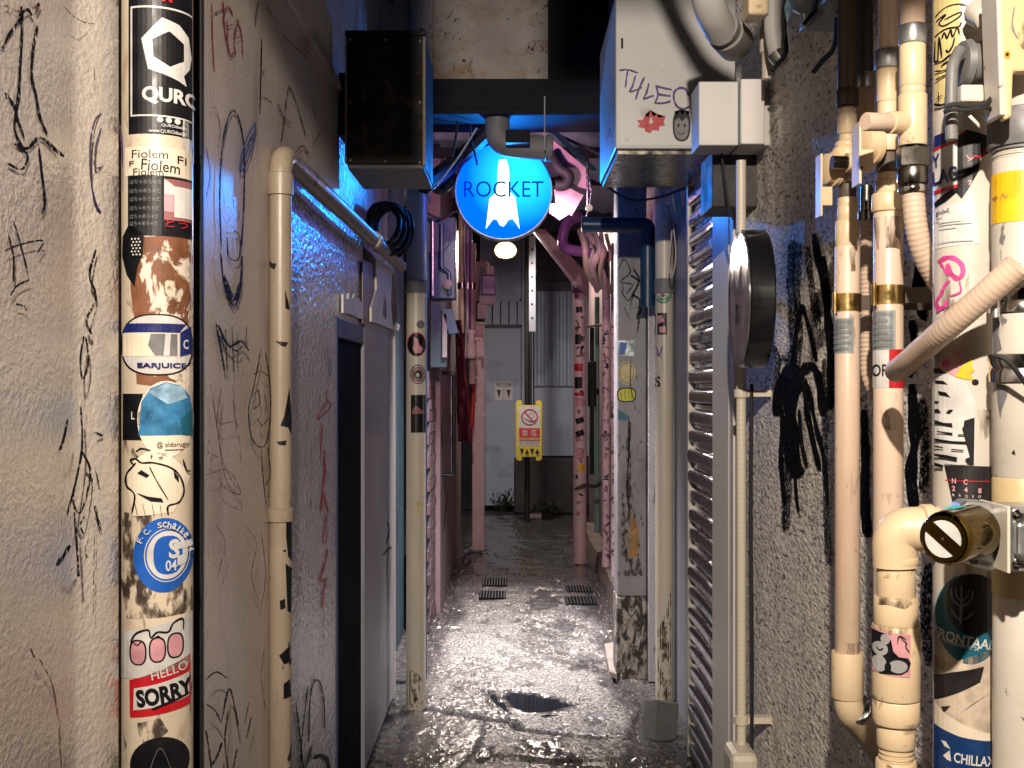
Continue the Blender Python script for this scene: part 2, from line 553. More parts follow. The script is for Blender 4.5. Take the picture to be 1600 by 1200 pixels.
mk('roof_sheet', (0.35, 0.42, 0.50), 0.4, var=0.12, vs=4)
mk('green_post', (0.20, 0.38, 0.33), 0.45, var=0.15)
mk('red_cloth', (0.11, 0.007, 0.02), 0.7, var=0.3, vs=14, dirt=((0.55, 0.35, 0.38)), ds=40, dth=(0.66, 0.70))
mk('red_paint', (0.42, 0.015, 0.02), 0.45, var=0.1)
mk('yellow_plastic', (0.62, 0.52, 0.03), 0.4, var=0.1, dirt=((0.10, 0.08, 0.02)), ds=20, dth=(0.64, 0.7))
mk('concrete_block', (0.15, 0.145, 0.145), 0.75, var=0.2, vs=14, bump=0.4, bs=60)
mk('curb_stone', (0.20, 0.16, 0.14), 0.75, var=0.35, vs=9, bump=0.5, bs=40, bd=0.008)
mk('asphalt', (0.035, 0.037, 0.042), 0.55, var=0.3, vs=8, bump=0.5, bs=60)
mk('leaf', (0.05, 0.10, 0.035), 0.5, var=0.4, vs=30)
mk('stem', (0.06, 0.05, 0.03), 0.7)
mk('wet_iron', (0.08, 0.08, 0.085), 0.4, metal=0.7, var=0.3, vs=30)
# flat print colours
flat('ink_black', (0.006, 0.006, 0.008), 0.4, spec=0.3)
flat('ink_marker', (0.006, 0.006, 0.012), 0.8, spec=0.1, alpha=(150, 0.36, 0.46))
flat('ink_marker_light', (0.05, 0.035, 0.045), 0.6, alpha=(120, 0.42, 0.54))
flat('ink_brown', (0.12, 0.05, 0.04), 0.6, alpha=(60, 0.40, 0.55))
flat('ink_maroon', (0.22, 0.02, 0.04), 0.6, alpha=(80, 0.35, 0.50))
flat('ink_red', (0.48, 0.02, 0.03), 0.5, alpha=(80, 0.33, 0.46))
flat('ink_blue', (0.02, 0.06, 0.28), 0.5, alpha=(60, 0.33, 0.45))
flat('ink_purple', (0.06, 0.006, 0.17), 0.4)
flat('ink_violet_marker', (0.06, 0.03, 0.16), 0.5, alpha=(80, 0.33, 0.46))
flat('spray_black', (0.004, 0.004, 0.006), 0.9, spec=0.05, alpha=(110, 0.28, 0.38))
flat('spray_fade', (0.006, 0.006, 0.008), 0.9, spec=0.05, alpha=(130, 0.40, 0.54))
flat('print_white', (0.54, 0.53, 0.51), 0.35)
flat('print_cream', (0.66, 0.58, 0.46), 0.4, vs=12, var=0.2)
flat('print_grey', (0.30, 0.30, 0.30), 0.4)
flat('print_midgrey', (0.16, 0.16, 0.165), 0.4, var=0.3)
flat('print_navy', (0.012, 0.018, 0.12), 0.35)
flat('print_deepblue', (0.005, 0.03, 0.11), 0.35)
flat('print_blue', (0.01, 0.09, 0.40), 0.35)
flat('print_sea', (0.03, 0.16, 0.32), 0.35, vs=40, var=0.5)
flat('print_skyblue', (0.22, 0.36, 0.48), 0.35, vs=60, var=0.4)
flat('print_teal', (0.01, 0.10, 0.15), 0.35)
flat('print_turquoise', (0.02, 0.45, 0.42), 0.35)
flat('print_red', (0.45, 0.010, 0.018), 0.35)
flat('print_pink', (0.55, 0.27, 0.30), 0.4, var=0.3)
flat('print_magenta', (0.50, 0.05, 0.22), 0.4, var=0.4, vs=80)
flat('print_brownpink', (0.26, 0.10, 0.10), 0.4)
flat('print_yellow', (0.72, 0.42, 0.01), 0.4)
flat('print_straw', (0.55, 0.45, 0.20), 0.4)
flat('print_lime', (0.55, 0.55, 0.02), 0.4)
flat('paint_scrap', (0.30, 0.16, 0.05), 0.5, var=0.4)
flat('print_orange', (0.62, 0.25, 0.02), 0.4)
flat('print_green', (0.02, 0.20, 0.10), 0.4)
flat('print_silver', (0.36, 0.42, 0.44), 0.25, metal=0.6)
flat('poster_stone', (0.48, 0.40, 0.31), 0.5, vs=40, var=0.35)
flat('poster_black', (0.012, 0.010, 0.012), 0.4)
mk('rust_peel', (0.16, 0.06, 0.025), 0.6, var=0.4, vs=30, bump=0.4, bs=60,
   dirt=[((0.62, 0.55, 0.46), 22, (0.52, 0.56), (1, 1, 0.6))], alpha=(16, 0.36, 0.40))
mk('peel_black', (0.05, 0.032, 0.022), 0.7, var=0.5, vs=60, alpha=(48, 0.46, 0.60, (1, 1, 0.5)))

mk('soot_rust', (0.10, 0.075, 0.062), 0.8, spec=0.1, var=0.5, vs=40, alpha=(30, 0.44, 0.58))
mk('grime_run', (0.11, 0.075, 0.045), 0.8, spec=0.1, var=0.5, vs=40, alpha=(26, 0.50, 0.78, (1.4, 1.4, 0.35)))
# ================================================================ SETTING
# ---- ground: one sheet to the horizon, and the alley floor on it
g = MB().add([(-60, -40, -0.06), (60, -40, -0.06), (60, 120, -0.06), (-60, 120, -0.06)], [(0, 1, 2, 3)]).build('ground', 'asphalt', smooth=0)
g['kind'] = 'structure'

def floor_pt(px, py):
    Y = CZ * F / (py - 600)
    return V((xat(px, Y), Y))
CRACKS = [([(765, 1121), (798, 1124), (812, 1138), (870, 1146), (940, 1154), (985, 1154)], 0.034, 0.055),
          ([(610, 1096), (660, 1103), (720, 1110), (765, 1121)], 0.026, 0.03),
          ([(735, 1188), (800, 1183), (870, 1193), (965, 1192)], 0.036, 0.05),
          ([(985, 1154), (1003, 1110), (965, 1070), (950, 1020)], 0.024, 0.03),
          ([(700, 1046), (760, 1040), (800, 1030)], 0.008, 0.008),
          ([(690, 985), (760, 992), (830, 985)], 0.010, 0.008)]
CRW = [([floor_pt(*p) for p in c], w, d) for c, w, d in CRACKS]
PUD = [floor_pt(*p) for p in [(782, 1088), (800, 1079), (835, 1083), (870, 1090), (896, 1100), (870, 1110), (826, 1113), (800, 1104)]]
def segd(p, a, b):
    ab = b - a
    t = max(0, min(1, (p - a).dot(ab) / max(ab.length_squared, 1e-9)))
    return (p - a - ab * t).length
def inpoly(p, poly):
    c = False
    n = len(poly)
    for i in range(n):
        a, b = poly[i], poly[i - 1]
        if (a.y > p.y) != (b.y > p.y) and p.x < (b.x - a.x) * (p.y - a.y) / (b.y - a.y) + a.x:
            c = not c
    return c
def polyd(p, poly):
    return min(segd(p, poly[i - 1], poly[i]) for i in range(len(poly)))
SLAB = [floor_pt(*p) for p in [(560, 1085), (610, 1096), (660, 1103), (720, 1110), (762, 1122), (760, 1150), (735, 1188), (700, 1215), (520, 1215)]]
SLAB2 = [floor_pt(*p) for p in [(1000, 1110), (1065, 1085), (1120, 1215), (960, 1215), (985, 1160)]]
def sm(a, b, x):
    t = max(0, min(1, (x - a) / (b - a)))
    return t * t * (3 - 2 * t)
nn = noise.noise
def floor_fn(x, y):
    p = V((x, y))
    h = 0.010 * nn(V((x * 2.2, y * 1.6, 0))) + 0.005 * nn(V((x * 8, y * 7, 3))) + 0.0028 * nn(V((x * 28, y * 22, 7)))
    grit = nn(V((x * 42, y * 34, 1)))
    h += 0.0030 * grit + 0.0016 * nn(V((x * 95, y * 80, 1)))
    # worn topping: shallow broken-out areas with a soft lip
    br = 0.6 * nn(V((x * 2.4 + 3, y * 1.5, 21))) + 0.35 * nn(V((x * 7, y * 4.5, 22))) + 0.2 * nn(V((x * 22, y * 15, 23)))
    bk_ = sm(0.10, 0.17, br)
    h -= 0.009 * bk_
    wet_shade = 0.5 * nn(V((x * 3.1, y * 1.7, 11))) + 0.3 * nn(V((x * 9, y * 6, 5))) + 0.15 * nn(V((x * 30, y * 20, 8)))
    wet_shade = max(sm(0.06, 0.34, wet_shade), bk_ * (0.55 + 0.4 * nn(V((x * 12, y * 9, 31)))))
    # shadow on the floor by the left wall, painted as darker tone
    wet_shade = max(wet_shade, sm(0.0, 0.12, -0.27 + 0.16 * nn(V((x * 4, y * 2.5, 2))) - x) * sm(5.6, 6.0, y) * sm(8.6, 7.4, y) * 0.9)
    if y < 6.2:
        if inpoly(p, SLAB):
            e = sm(0, 0.03, polyd(p, SLAB))
            h = h * (1 - 0.5 * e) - 0.014 * e
            wet_shade = max(wet_shade * 0.6, 0.62 * e + 0.25 * nn(V((x * 14, y * 10, 4))))
        if inpoly(p, SLAB2):
            e = sm(0, 0.03, polyd(p, SLAB2))
            h -= 0.012 * e
            wet_shade = max(wet_shade, 0.75 * e + 0.2 * nn(V((x * 14, y * 10, 4))))
        for c, w, d in CRW:
            dd = min(segd(p, c[i], c[i + 1]) for i in range(len(c) - 1)) + 0.006 * nn(V((x * 40, y * 40, 9)))
            k = 1 - sm(w * 0.35, w, dd)
            h -= d * k
            wet_shade = max(wet_shade, k)
    if y < 6.0 and y > 5.0:
        dp = polyd(p, PUD) * (1 if inpoly(p, PUD) else -1) + 0.022 * nn(V((x * 16, y * 16, 2))) + 0.014 * nn(V((x * 45, y * 45, 6)))
        h = h * sm(0.02, -0.06, dp) - 0.016 * sm(-0.005, 0.03, dp) if dp > -0.06 else h
        wet_shade = max(wet_shade, sm(-0.05, 0.0, dp))
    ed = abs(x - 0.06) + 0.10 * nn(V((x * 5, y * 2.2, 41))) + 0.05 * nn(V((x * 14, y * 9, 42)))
    wet_shade = max(wet_shade, 0.95 * sm(0.36, 0.52, ed))
    wet_shade = max(wet_shade, sm(8.0, 9.6, y + 0.5 * nn(V((x * 3, y * 2, 0)))) * 0.85)  # far floor painted darker where the lamp light falls off
    h -= 0.02 * sm(-0.42, -0.56, x) * sm(4.9, 5.4, y)
    return h, max(0, min(1, wet_shade))
rows = 640
cols = 300
fy = [1 / (1 / 3.4 + (1 / 13.2 - 1 / 3.4) * i / rows) for i in range(rows + 1)]
fx = [-0.95 + 1.95 * j / cols for j in range(cols + 1)]
fv, wv = [], []
for y in fy:
    for x in fx:
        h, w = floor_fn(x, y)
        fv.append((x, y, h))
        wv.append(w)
W_ = cols + 1
me = bpy.data.meshes.new('pavement')
me.from_pydata(fv, [], [(i * W_ + j, i * W_ + j + 1, (i + 1) * W_ + j + 1, (i + 1) * W_ + j) for i in range(rows) for j in range(cols)])
at = me.attributes.new('damp_shade', 'FLOAT', 'POINT')  # mask mixes true moisture with painted shade
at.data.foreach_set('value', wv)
me.polygons.foreach_set('use_smooth', [True] * len(me.polygons))
fm = mk('alley_concrete', (0.5, 0.5, 0.5), 0.6, var=0, bump=0)
nt = fm.node_tree
N, L = nt.nodes, nt.links
b = N['Principled BSDF']
aa = N.new('ShaderNodeAttribute'); aa.attribute_name = 'damp_shade'
geo = N.new('ShaderNodeNewGeometry')
def _noise(s, d=4):
    t = N.new('ShaderNodeTexNoise'); t.inputs['Scale'].default_value = s; t.inputs['Detail'].default_value = d
    L.new(geo.outputs['Position'], t.inputs['Vector']); return t
def _ramp(src, p):
    r = N.new('ShaderNodeValToRGB'); r.color_ramp.elements[0].position = p[0][0]; r.color_ramp.elements[0].color = (*p[0][1], 1)
    r.color_ramp.elements[1].position = p[1][0]; r.color_ramp.elements[1].color = (*p[1][1], 1)
    L.new(src, r.inputs[0]); return r.outputs[0]
dry = _ramp(_noise(75, 5).outputs[0], ((0.36, (0.035, 0.033, 0.032)), (0.64, (0.33, 0.315, 0.305))))
wet_shade_col = _ramp(_noise(38, 5).outputs[0], ((0.35, (0.020, 0.019, 0.019)), (0.72, (0.11, 0.10, 0.097))))
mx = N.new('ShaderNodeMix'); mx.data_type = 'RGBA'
L.new(aa.outputs['Fac'], mx.inputs[0]); L.new(dry, mx.inputs[6]); L.new(wet_shade_col, mx.inputs[7]); L.new(mx.outputs[2], b.inputs['Base Color'])
rr = N.new('ShaderNodeMapRange'); rr.inputs[3].default_value = 0.20; rr.inputs[4].default_value = 0.10
L.new(aa.outputs['Fac'], rr.inputs[0]); L.new(rr.outputs[0], b.inputs['Roughness'])
bp = N.new('ShaderNodeBump'); bp.inputs['Strength'].default_value = 1.0; bp.inputs['Distance'].default_value = 0.0045
bs_ = N.new('ShaderNodeMapRange'); bs_.inputs[3].default_value = 1.0; bs_.inputs[4].default_value = 0.18
L.new(aa.outputs['Fac'], bs_.inputs[0]); L.new(bs_.outputs[0], bp.inputs['Strength'])
L.new(_noise(85, 4).outputs[0], bp.inputs['Height']); L.new(bp.outputs[0], b.inputs['Normal'])
b.inputs['Specular IOR Level'].default_value = 0.85
me.materials.append(fm)
pav = link('pavement', me)
pav['kind'] = 'structure'
# water lying in the broken hollow
wm = mk('water', (0.010, 0.012, 0.016), 0.02, var=0, spec=0.8)
cx = sum((p for p in PUD), V((0, 0))) / len(PUD)
pd = MB()
ring = [cx + (p - cx) * 1.35 for p in PUD]
pd.add([(p.x, p.y, -0.0065) for p in ring], [tuple(range(len(ring)))])
o = pd.build('water', 'water', smooth=0)
o['kind'] = 'structure'

# ================================================================ LEFT SIDE
def wall(name, label, mb, mat, **k):
    o = mb.build(name, mat, **k)
    tag(o, label, 'wall')
    return o
# nearest wall, folding inwards at its end
mb = MB()
prof = [(-0.62, 0.2), (-0.62, 1.50), (-0.621, 1.56), (-0.626, 1.61), (-0.632, 1.65), (-0.630, 1.675), (-0.616, 1.70), (-0.608, 1.73), (-0.602, 1.762), (-0.606, 1.772), (-0.72, 1.775)]
wl = wall('plaster_wall', 'glossy cream plaster wall with dotted black graffiti, nearest on the left', mb.strip(prof, 0, 3.2), 'plaster_near', smooth=50)
fw = onwall(-0.62)
def G(p, fn, strokes, name='graffiti', **k):
    return decal(p, name, fn, [('s', pts, m, w) for pts, m, w in strokes], **k)
K = 'ink_marker'
G(wl, fw, [
    ([(33, 10), (33, 60), (30, 110), (28, 150), (22, 200), (35, 235)], K, 6.1),
    ([(57, 40), (50, 80), (48, 120), (55, 150), (60, 180), (72, 210)], K, 6.1),
    ([(0, 80), (12, 55), (33, 25)], K, 5.4), ([(5, 145), (20, 165), (25, 185), (35, 215)], K, 5.4),
    ([(20, 225), (40, 232), (60, 215), (85, 235), (98, 245)], K, 6.8),
    ([(57, 225), (62, 270), (67, 315), (62, 335)], K, 5.4), ([(8, 255), (30, 265), (40, 245), (30, 232)], K, 4.7),
    ([(3, 8), (25, 18), (50, 12), (57, 5), (52, 20)], 'ink_brown', 5.4), ([(25, 25), (38, 15), (45, 25)], K, 6.8),
    ([(95, 10), (110, 25), (128, 35), (143, 37)], 'ink_marker_light', 2), ([(143, 100), (144, 150)], 'ink_marker_light', 2),
    ([(5, 360), (15, 400), (15, 440)], K, 4.1), ([(40, 437), (20, 447), (10, 462)], K, 4.1), ([(18, 475), (30, 478), (35, 485)], K, 4.1),
    ([(0, 392), (25, 382), (60, 376), (52, 395)], K, 3.4), ([(12, 345), (20, 365), (35, 420)], K, 3.4)])
fw2 = lambda px, py, off: onwall(-0.624)(px, py, off + 0.012)
G(wl, fw2, [([(150, 174), (135, 190), (128, 230), (130, 290), (140, 325), (150, 335)], 'ink_violet_marker', 4.1),
    ([(145, 200), (136, 230), (135, 260), (145, 262)], 'ink_violet_marker', 3.4), ([(160, 176), (172, 190), (178, 230), (180, 300)], 'ink_violet_marker', 4.1),
    ([(150, 190), (160, 230), (152, 280), (160, 320)], 'ink_violet_marker', 3.4), ([(140, 265), (155, 255), (170, 262)], 'ink_violet_marker', 2.7),
    ([(135, 390), (125, 430), (135, 465), (120, 500), (128, 522)], K, 5.4), ([(115, 525), (110, 560), (113, 592), (122, 570), (120, 535), (114, 525)], K, 4.1),
    ([(110, 635), (112, 700), (100, 760), (88, 805)], K, 4.7), ([(112, 705), (125, 740), (110, 800), (97, 780), (107, 730)], K, 4.7),
    ([(88, 655), (82, 685), (74, 708)], K, 5.4), ([(131, 676), (144, 681)], K, 12.2), ([(131, 730), (137, 755)], K, 5.4),
    ([(98, 800), (104, 890), (103, 900)], K, 5.4), ([(130, 790), (135, 812), (140, 826)], K, 5.4), ([(90, 852), (80, 868), (68, 884)], K, 8.1),
    ([(130, 800), (128, 880), (127, 960)], 'ink_marker_light', 2), ([(25, 1012), (32, 1028)], K, 6.8),
    ([(40, 1030), (60, 1070), (70, 1130), (75, 1200)], 'ink_brown', 3.4), ([(110, 835), (105, 820), (112, 806)], K, 3.4)], base=0.0002)

# second wall, stained plaster with marker faces
X2 = -0.555
mb = MB().box((-0.72, 2.05, 0), (X2, 2.70, 2.44)).box((-0.72, 2.7005, 2.055), (X2, 3.70, 2.44))
mb.box((-0.74, 2.045, 2.443), (X2 - 0.022, 3.70, 3.4))
w2 = wall('stained_wall', 'stained beige plaster wall covered in marker faces and red scrawl', mb, 'plaster_mid', smooth=0)
MB().box((-0.70, 2.04, 2.436), (X2 + 0.012, 3.69, 2.462)).build('ledge', 'plaster_mid', w2, smooth=0, bevel=0.004)
MB().box((X2 - 0.02, 2.035, 0), (X2 + 0.006, 2.049, 2.43)).build('corner_trim', 'cable', w2, smooth=0)
fn = onwall(X2)
M2 = 'ink_maroon'
G(w2, fn, [
    ([(330, 5), (331, 60), (334, 112)], M2, 3), ([(347, 0), (350, 40), (352, 70)], M2, 3), ([(328, 25), (340, 18), (350, 14)], M2, 3),
    ([(362, 22), (354, 10), (347, 30), (352, 60), (358, 85)], M2, 3), ([(353, 28), (355, 86), (366, 80)], M2, 3), ([(352, 42), (362, 38)], M2, 3),
    ([(369, 30), (363, 60), (366, 84)], M2, 3), ([(369, 30), (375, 55), (376, 85)], M2, 3), ([(365, 60), (377, 56)], M2, 3),
    ([(342, 385), (340, 300), (345, 220), (358, 175), (370, 185), (378, 230), (378, 310), (374, 385)], K, 3.2),
    ([(326, 180), (327, 168), (335, 172), (340, 200), (336, 230)], 'ink_brown', 2), ([(318, 230), (324, 270), (318, 310)], 'ink_violet_marker', 2),
    ([(396, 190), (384, 212), (374, 240), (371, 268), (380, 258), (390, 228), (396, 192)], 'ink_blue', 3), ([(390, 215), (378, 250)], 'ink_blue', 9),
    ([(340, 395), (345, 440), (360, 478), (370, 455), (374, 400)], K, 4), ([(350, 370), (352, 400), (368, 405), (370, 370), (360, 360)], K, 2.5),
    ([(344, 430), (360, 468), (372, 440)], K, 9), ([(358, 305), (360, 325)], K, 2), ([(368, 330), (367, 345)], K, 2),
    ([(331, 505), (338, 540), (345, 580)], K, 4), ([(346, 515), (348, 578)], K, 3), ([(356, 510), (358, 582)], K, 3), ([(365, 520), (364, 575)], K, 3),
    ([(379, 510), (376, 545)], K, 3), ([(333, 508), (350, 540), (370, 533), (382, 548)], K, 5), ([(335, 525), (360, 548), (372, 540)], K, 4),
    ([(401, 545), (390, 600), (381, 640), (385, 680), (397, 698), (410, 690), (416, 640), (414, 590), (408, 550)], K, 2.5),
    ([(388, 585), (400, 580), (412, 588)], K, 2), ([(386, 620), (395, 610), (398, 630), (388, 640)], K, 2.5), ([(405, 615), (410, 640)], K, 2),
    ([(395, 655), (402, 665), (410, 655)], K, 2), ([(400, 700), (402, 740), (408, 790)], K, 2), ([(410, 700), (414, 740), (406, 760)], K, 2),
    ([(318, 600), (328, 660), (338, 720), (366, 775)], 'ink_brown', 2), ([(335, 605), (330, 660), (360, 662), (366, 720)], 'ink_brown', 2),
    ([(354, 600), (356, 650), (362, 668)], 'ink_brown', 2), ([(310, 742), (345, 735), (366, 772), (340, 762), (330, 745)], 'ink_maroon', 2),
    ([(318, 680), (312, 705), (330, 715)], 'ink_brown', 2), ([(372, 820), (390, 850), (382, 900), (395, 940)], 'ink_maroon', 1.6),
    ([(325, 820), (340, 850), (328, 900)], 'ink_maroon', 1.6), ([(398, 830), (404, 900), (396, 960)], 'ink_maroon', 1.6),
    ([(308, 1062), (325, 1050), (343, 1060)], K, 3), ([(333, 1128), (345, 1076), (355, 1108), (360, 1136)], K, 3.5), ([(308, 1100), (322, 1110), (333, 1130)], K, 3),
    ([(342, 1112), (338, 1160), (344, 1210)], K, 3), ([(376, 1098), (370, 1130)], K, 3), ([(380, 1120), (372, 1152)], K, 4),
    ([(306, 1140), (312, 1175), (316, 1210)], K, 3.5), ([(332, 1160), (325, 1180), (316, 1195)], K, 5), ([(356, 1170), (350, 1200)], K, 6),
    ([(400, 1010), (395, 1060), (402, 1110)], 'ink_brown', 1.6)])
G(w2, lambda px, py, off: onwall(X2)(px, py, off), [
    ([(405, 0), (400, 20), (398, 42)], 'ink_brown', 2.5), ([(408, 60), (407, 110), (405, 178)], K, 2.5), ([(402, 155), (412, 152), (424, 160)], 'ink_brown', 2),
    ([(405, 120), (412, 110)], 'ink_brown', 3), ([(450, 133), (445, 165), (438, 222)], 'ink_brown', 3), ([(450, 133), (463, 165), (476, 212)], 'ink_brown', 3),
    ([(485, 148), (492, 185)], 'ink_brown', 2), ([(415, 10), (425, 25), (435, 35)], 'ink_brown', 2.5), ([(440, 55), (455, 70), (480, 92)], 'ink_brown', 2.5),
    ([(500, 205), (490, 220), (485, 230)], 'ink_brown', 2), ([(458, 240), (470, 228), (480, 240)], 'ink_maroon', 3), ([(430, 160), (440, 180), (452, 195)], 'ink_brown', 2)])

# third wall: glittering paint, doorway
X3 = -0.575
mb = MB().box((-0.72, 2.7005, 0), (X3, 3.764, 2.05)).box((-0.72, 3.7645, 1.72), (X3, 4.44, 2.05))
w3 = wall('glitter_wall', 'blue-lit grey wall with sparkling paint beside the dark doorway', mb, 'plaster_glitter', smooth=0)
fn = onwall(X3)
R_ = 'ink_red'
G(w3, fn, [([(509, 628), (500, 645), (497, 656), (512, 640), (516, 632), (510, 624), (512, 608)], R_, 2.5), ([(503, 664), (501, 690), (500, 718)], R_, 3),
    ([(506, 703), (506, 740), (503, 770), (501, 800)], R_, 4), ([(504, 770), (508, 785), (512, 800)], R_, 3.5), ([(505, 720), (508, 735), (503, 752)], R_, 2.5),
    ([(509, 803), (505, 830), (503, 845), (509, 842), (509, 806)], R_, 2), ([(511, 858), (505, 885), (498, 908), (508, 905), (504, 925), (502, 950)], R_, 3.5),
    ([(504, 950), (504, 1010), (505, 1030)], 'ink_marker_light', 1.5), ([(479, 1072), (472, 1130), (466, 1200)], K, 2.5),
    ([(480, 1160), (483, 1085), (493, 1062), (503, 1085), (506, 1142)], K, 3), ([(460, 1100), (466, 1150), (472, 1210)], K, 4), ([(485, 1165), (478, 1190), (470, 1210)], K, 4),
    ([(487, 1185), (500, 1180), (510, 1190), (512, 1210)], K, 7), ([(470, 860), (466, 900), (472, 940)], 'ink_maroon', 1.5), ([(475, 870), (480, 900)], 'ink_maroon', 1.5),
    ([(463, 700), (466, 730)], 'ink_marker_light', 2), ([(472, 690), (475, 735)], 'ink_marker_light', 2), ([(483, 680), (482, 750)], 'ink_marker_light', 1.5),
    ([(508, 540), (510, 580), (514, 585), (512, 560)], K, 1.5)])
# doorway
dw = thing('doorway', 'narrow pitch dark doorway with blue-painted lintel', 'door', (-0.66, 4.1, 0))
MB().box((-0.64, 3.787, 0.0), (-0.582, 4.438, 1.655)).build('door', 'opening_shade', dw, smooth=0)  # black sheet fills the opening in place of its inner shade
MB().box((-0.73, 3.7655, 0.0), (X3 + 0.004, 3.785, 1.718)).build('door_frame', 'blue_trim', dw, smooth=0, bevel=0.003)
MB().box((-0.73, 3.786, 1.655), (X3 + 0.004, 4.44, 1.719)).build('lintel', 'blue_trim', dw, smooth=0, bevel=0.003)
# dripping white filler above the lintel
pts = [(-0.0, 0.0)]
mb = MB()
f3 = onwall(X3 + 0.004)
drip = [(533, 460), (537, 459), (538, 467), (541, 468), (542, 458), (545, 466), (549, 466), (551, 459), (554, 467), (558, 466), (560, 471), (566, 473), (567, 500), (556, 496), (545, 491), (533, 489)]
mb.prism([f3(x, y, 0) for x, y in drip], (0.008, 0, 0))
mb.build('filler_patch', 'white_paint', w3, smooth=0)
# grey door leaf / panel beyond the doorway
gp = thing('panel_wall', 'smooth blue-grey panel wall beyond the dark doorway', 'wall', (-0.6, 5.0, 0))
MB().box((-0.70, 4.4405, 0.005), (-0.568, 5.52, 1.76)).build('panel', 'grey_panel', gp, smooth=0, bevel=0.004)
MB().box((-0.69, 5.5205, 0.005), (-0.562, 5.56, 1.78)).build('edge_strip', 'aluminium', gp, smooth=0, bevel=0.003)
fg = onwall(-0.568)
G(gp, fg, [([(605, 815), (608, 830), (603, 850)], K, 2.5), ([(598, 868), (606, 858), (612, 855)], K, 3), ([(607, 850), (604, 890), (606, 935)], 'ink_marker_light', 1.5), ([(610, 850), (609, 920)], 'ink_marker_light', 1.2)])
# torn board hung above the panel
tb = thing('torn_board', 'torn pale board hanging above the grey panel wall', 'board', (-0.57, 5.0, 1.7))
fb = onwall(-0.560)
bd1 = [(568, 405), (584, 412), (585, 450), (577, 480), (576, 507), (568, 505)]
bd2 = [(584, 405), (612, 422), (612, 440), (610, 470), (612, 500), (622, 508), (620, 517), (606, 513), (590, 507), (577, 503), (577, 480), (585, 452)]
MB().prism([fb(x, y, 0.0) for x, y in bd2], (0.010, 0, 0)).build('sheet', 'white_paint', tb, smooth=0, bevel=0.002)
MB().prism([fb(x, y, -0.006) for x, y in bd1], (0.004, 0, 0)).build('backing', 'brown_board', tb, smooth=0)
each(tb, 'tear', lambda px, py, off: onwall(-0.549)(px, py, off), [('poly', [(601, 460), (604, 480), (604, 500), (598, 490), (600, 475)], 'print_navy'), ('poly', [(613, 425), (619, 440), (621, 500), (614, 510), (611, 480)], 'ink_black')])

# pipes on the left
def vpipe(name, label, px, Y, r, z0, z1, mat, group=None, collars=(), cat='pipe', n=28, part='tube'):
    X = xat(px, Y)
    t = thing(name, label, cat, (X, Y, z0), group)
    MB().lathe((X, Y, z0), (0, 0, 1), [(0, r), (z1 - z0, r)], n).build(part, mat, t)
    for c in collars:
        a, b_, dr = c[:3]
        m_ = c[3] if len(c) > 3 else mat
        nm = c[4] if len(c) > 4 else 'coupling'
        e = min(0.003, (b_ - a) * 0.2)
        MB().lathe((X, Y, a), (0, 0, 1), [(0, r + dr * 0.5), (e, r + dr), (b_ - a - e, r + dr), (b_ - a, r + dr * 0.5)], n).build(nm, m_, t)
    return t, oncyl(X, Y, r)
sp, fs = vpipe('sticker_pipe', 'thick cream drainpipe plastered with stickers, beside the nearest wall', 245, 1.85, 0.0565, 0, 3.2, 'pipe_sticker_col')
def stick(p, fn, items, label=None, name='sticker', **k):
    k.setdefault('cell', 7)
    return decal(p, name, fn, items, label=label, **k)
IK, WH = 'ink_black', 'print_white'
decal(sp, 'rust_patch', fs, [('poly', [(206, 368), (230, 372), (300, 366), (300, 610), (262, 606), (215, 600), (212, 520), (206, 450)], 'rust_peel')], cell=6, base=0.0003)
decal(sp, 'rust_patch', fs, [('poly', [(192, 800), (240, 800), (250, 850), (240, 940), (196, 930)], 'peel_black'), ('poly', [(190, 905), (300, 900), (300, 960), (200, 965)], 'peel_black')], cell=6, base=0.0003)
stick(sp, fs, [('rect', (203, -40, 299, 212), IK), ('rect', (206, 14, 299, 185), WH), ('rect', (208.5, 17, 299, 182.5), IK),
    ('poly', [(253, 31), (279, 38), (293, 52), (298, 82), (295, 102), (286, 116), (290, 131), (276, 125), (232, 112), (222, 65)], WH),
    ('poly', [(264, 51), (286, 66), (286, 93), (265, 106), (240, 93), (238, 66)], IK), ('t', 'QURO', WH, (223, 139, 312, 166), 0.035),
    ('ell', (250, 190, 4.5, 4.5), WH), ('ell', (263, 190, 4.5, 4.5), WH), ('ell', (276, 190, 4.5, 4.5), WH), ('t', 'QUROdesign', WH, (252, 196, 290, 202), 0.01),
    ('t', 'www.QUROdesign', WH, (233, 205, 290, 212), 0.01), ('t', 'M', 'print_red', (253, -6, 268, 7), 0.04)], 'black sticker with white hexagon logo')
stick(sp, fs, [('ell', (299, 200, 15, 48), WH), ('poly', [(297, 195), (300, 230), (299, 235)], 'print_green')])
stick(sp, fs, [('rect', (198, 232, 299, 277), 'print_cream'), ('t', 'Fiolem', IK, (208, 237, 262, 250), 0.0), ('t', 'Fiolem', IK, (222, 253, 280, 270), 0.005, 4), ('t', 'Fiolem', IK, (210, 266, 255, 277), 0.0),
    ('t', 'Fi', IK, (276, 243, 290, 255), 0), ('t', 'F', IK, (204, 254, 211, 262), 0)])
stick(sp, fs, [('rect', (202, 276, 299, 370), IK)] + [('t', 'はちゃめちゃだ', 'print_midgrey', (205, y, 252 - i, y + 7)) for i, y in enumerate((283, 297, 310, 324, 337, 348))] +
    [('rect', (256, 281, 299, 345), 'print_brownpink'), ('poly', [(256, 281), (272, 292), (272, 305), (256, 305)], WH), ('rect', (256, 305, 270, 332), 'print_pink'), ('rect', (271, 292, 299, 340), WH), ('t', 'とう', 'print_red', (258, 344, 292, 356))])
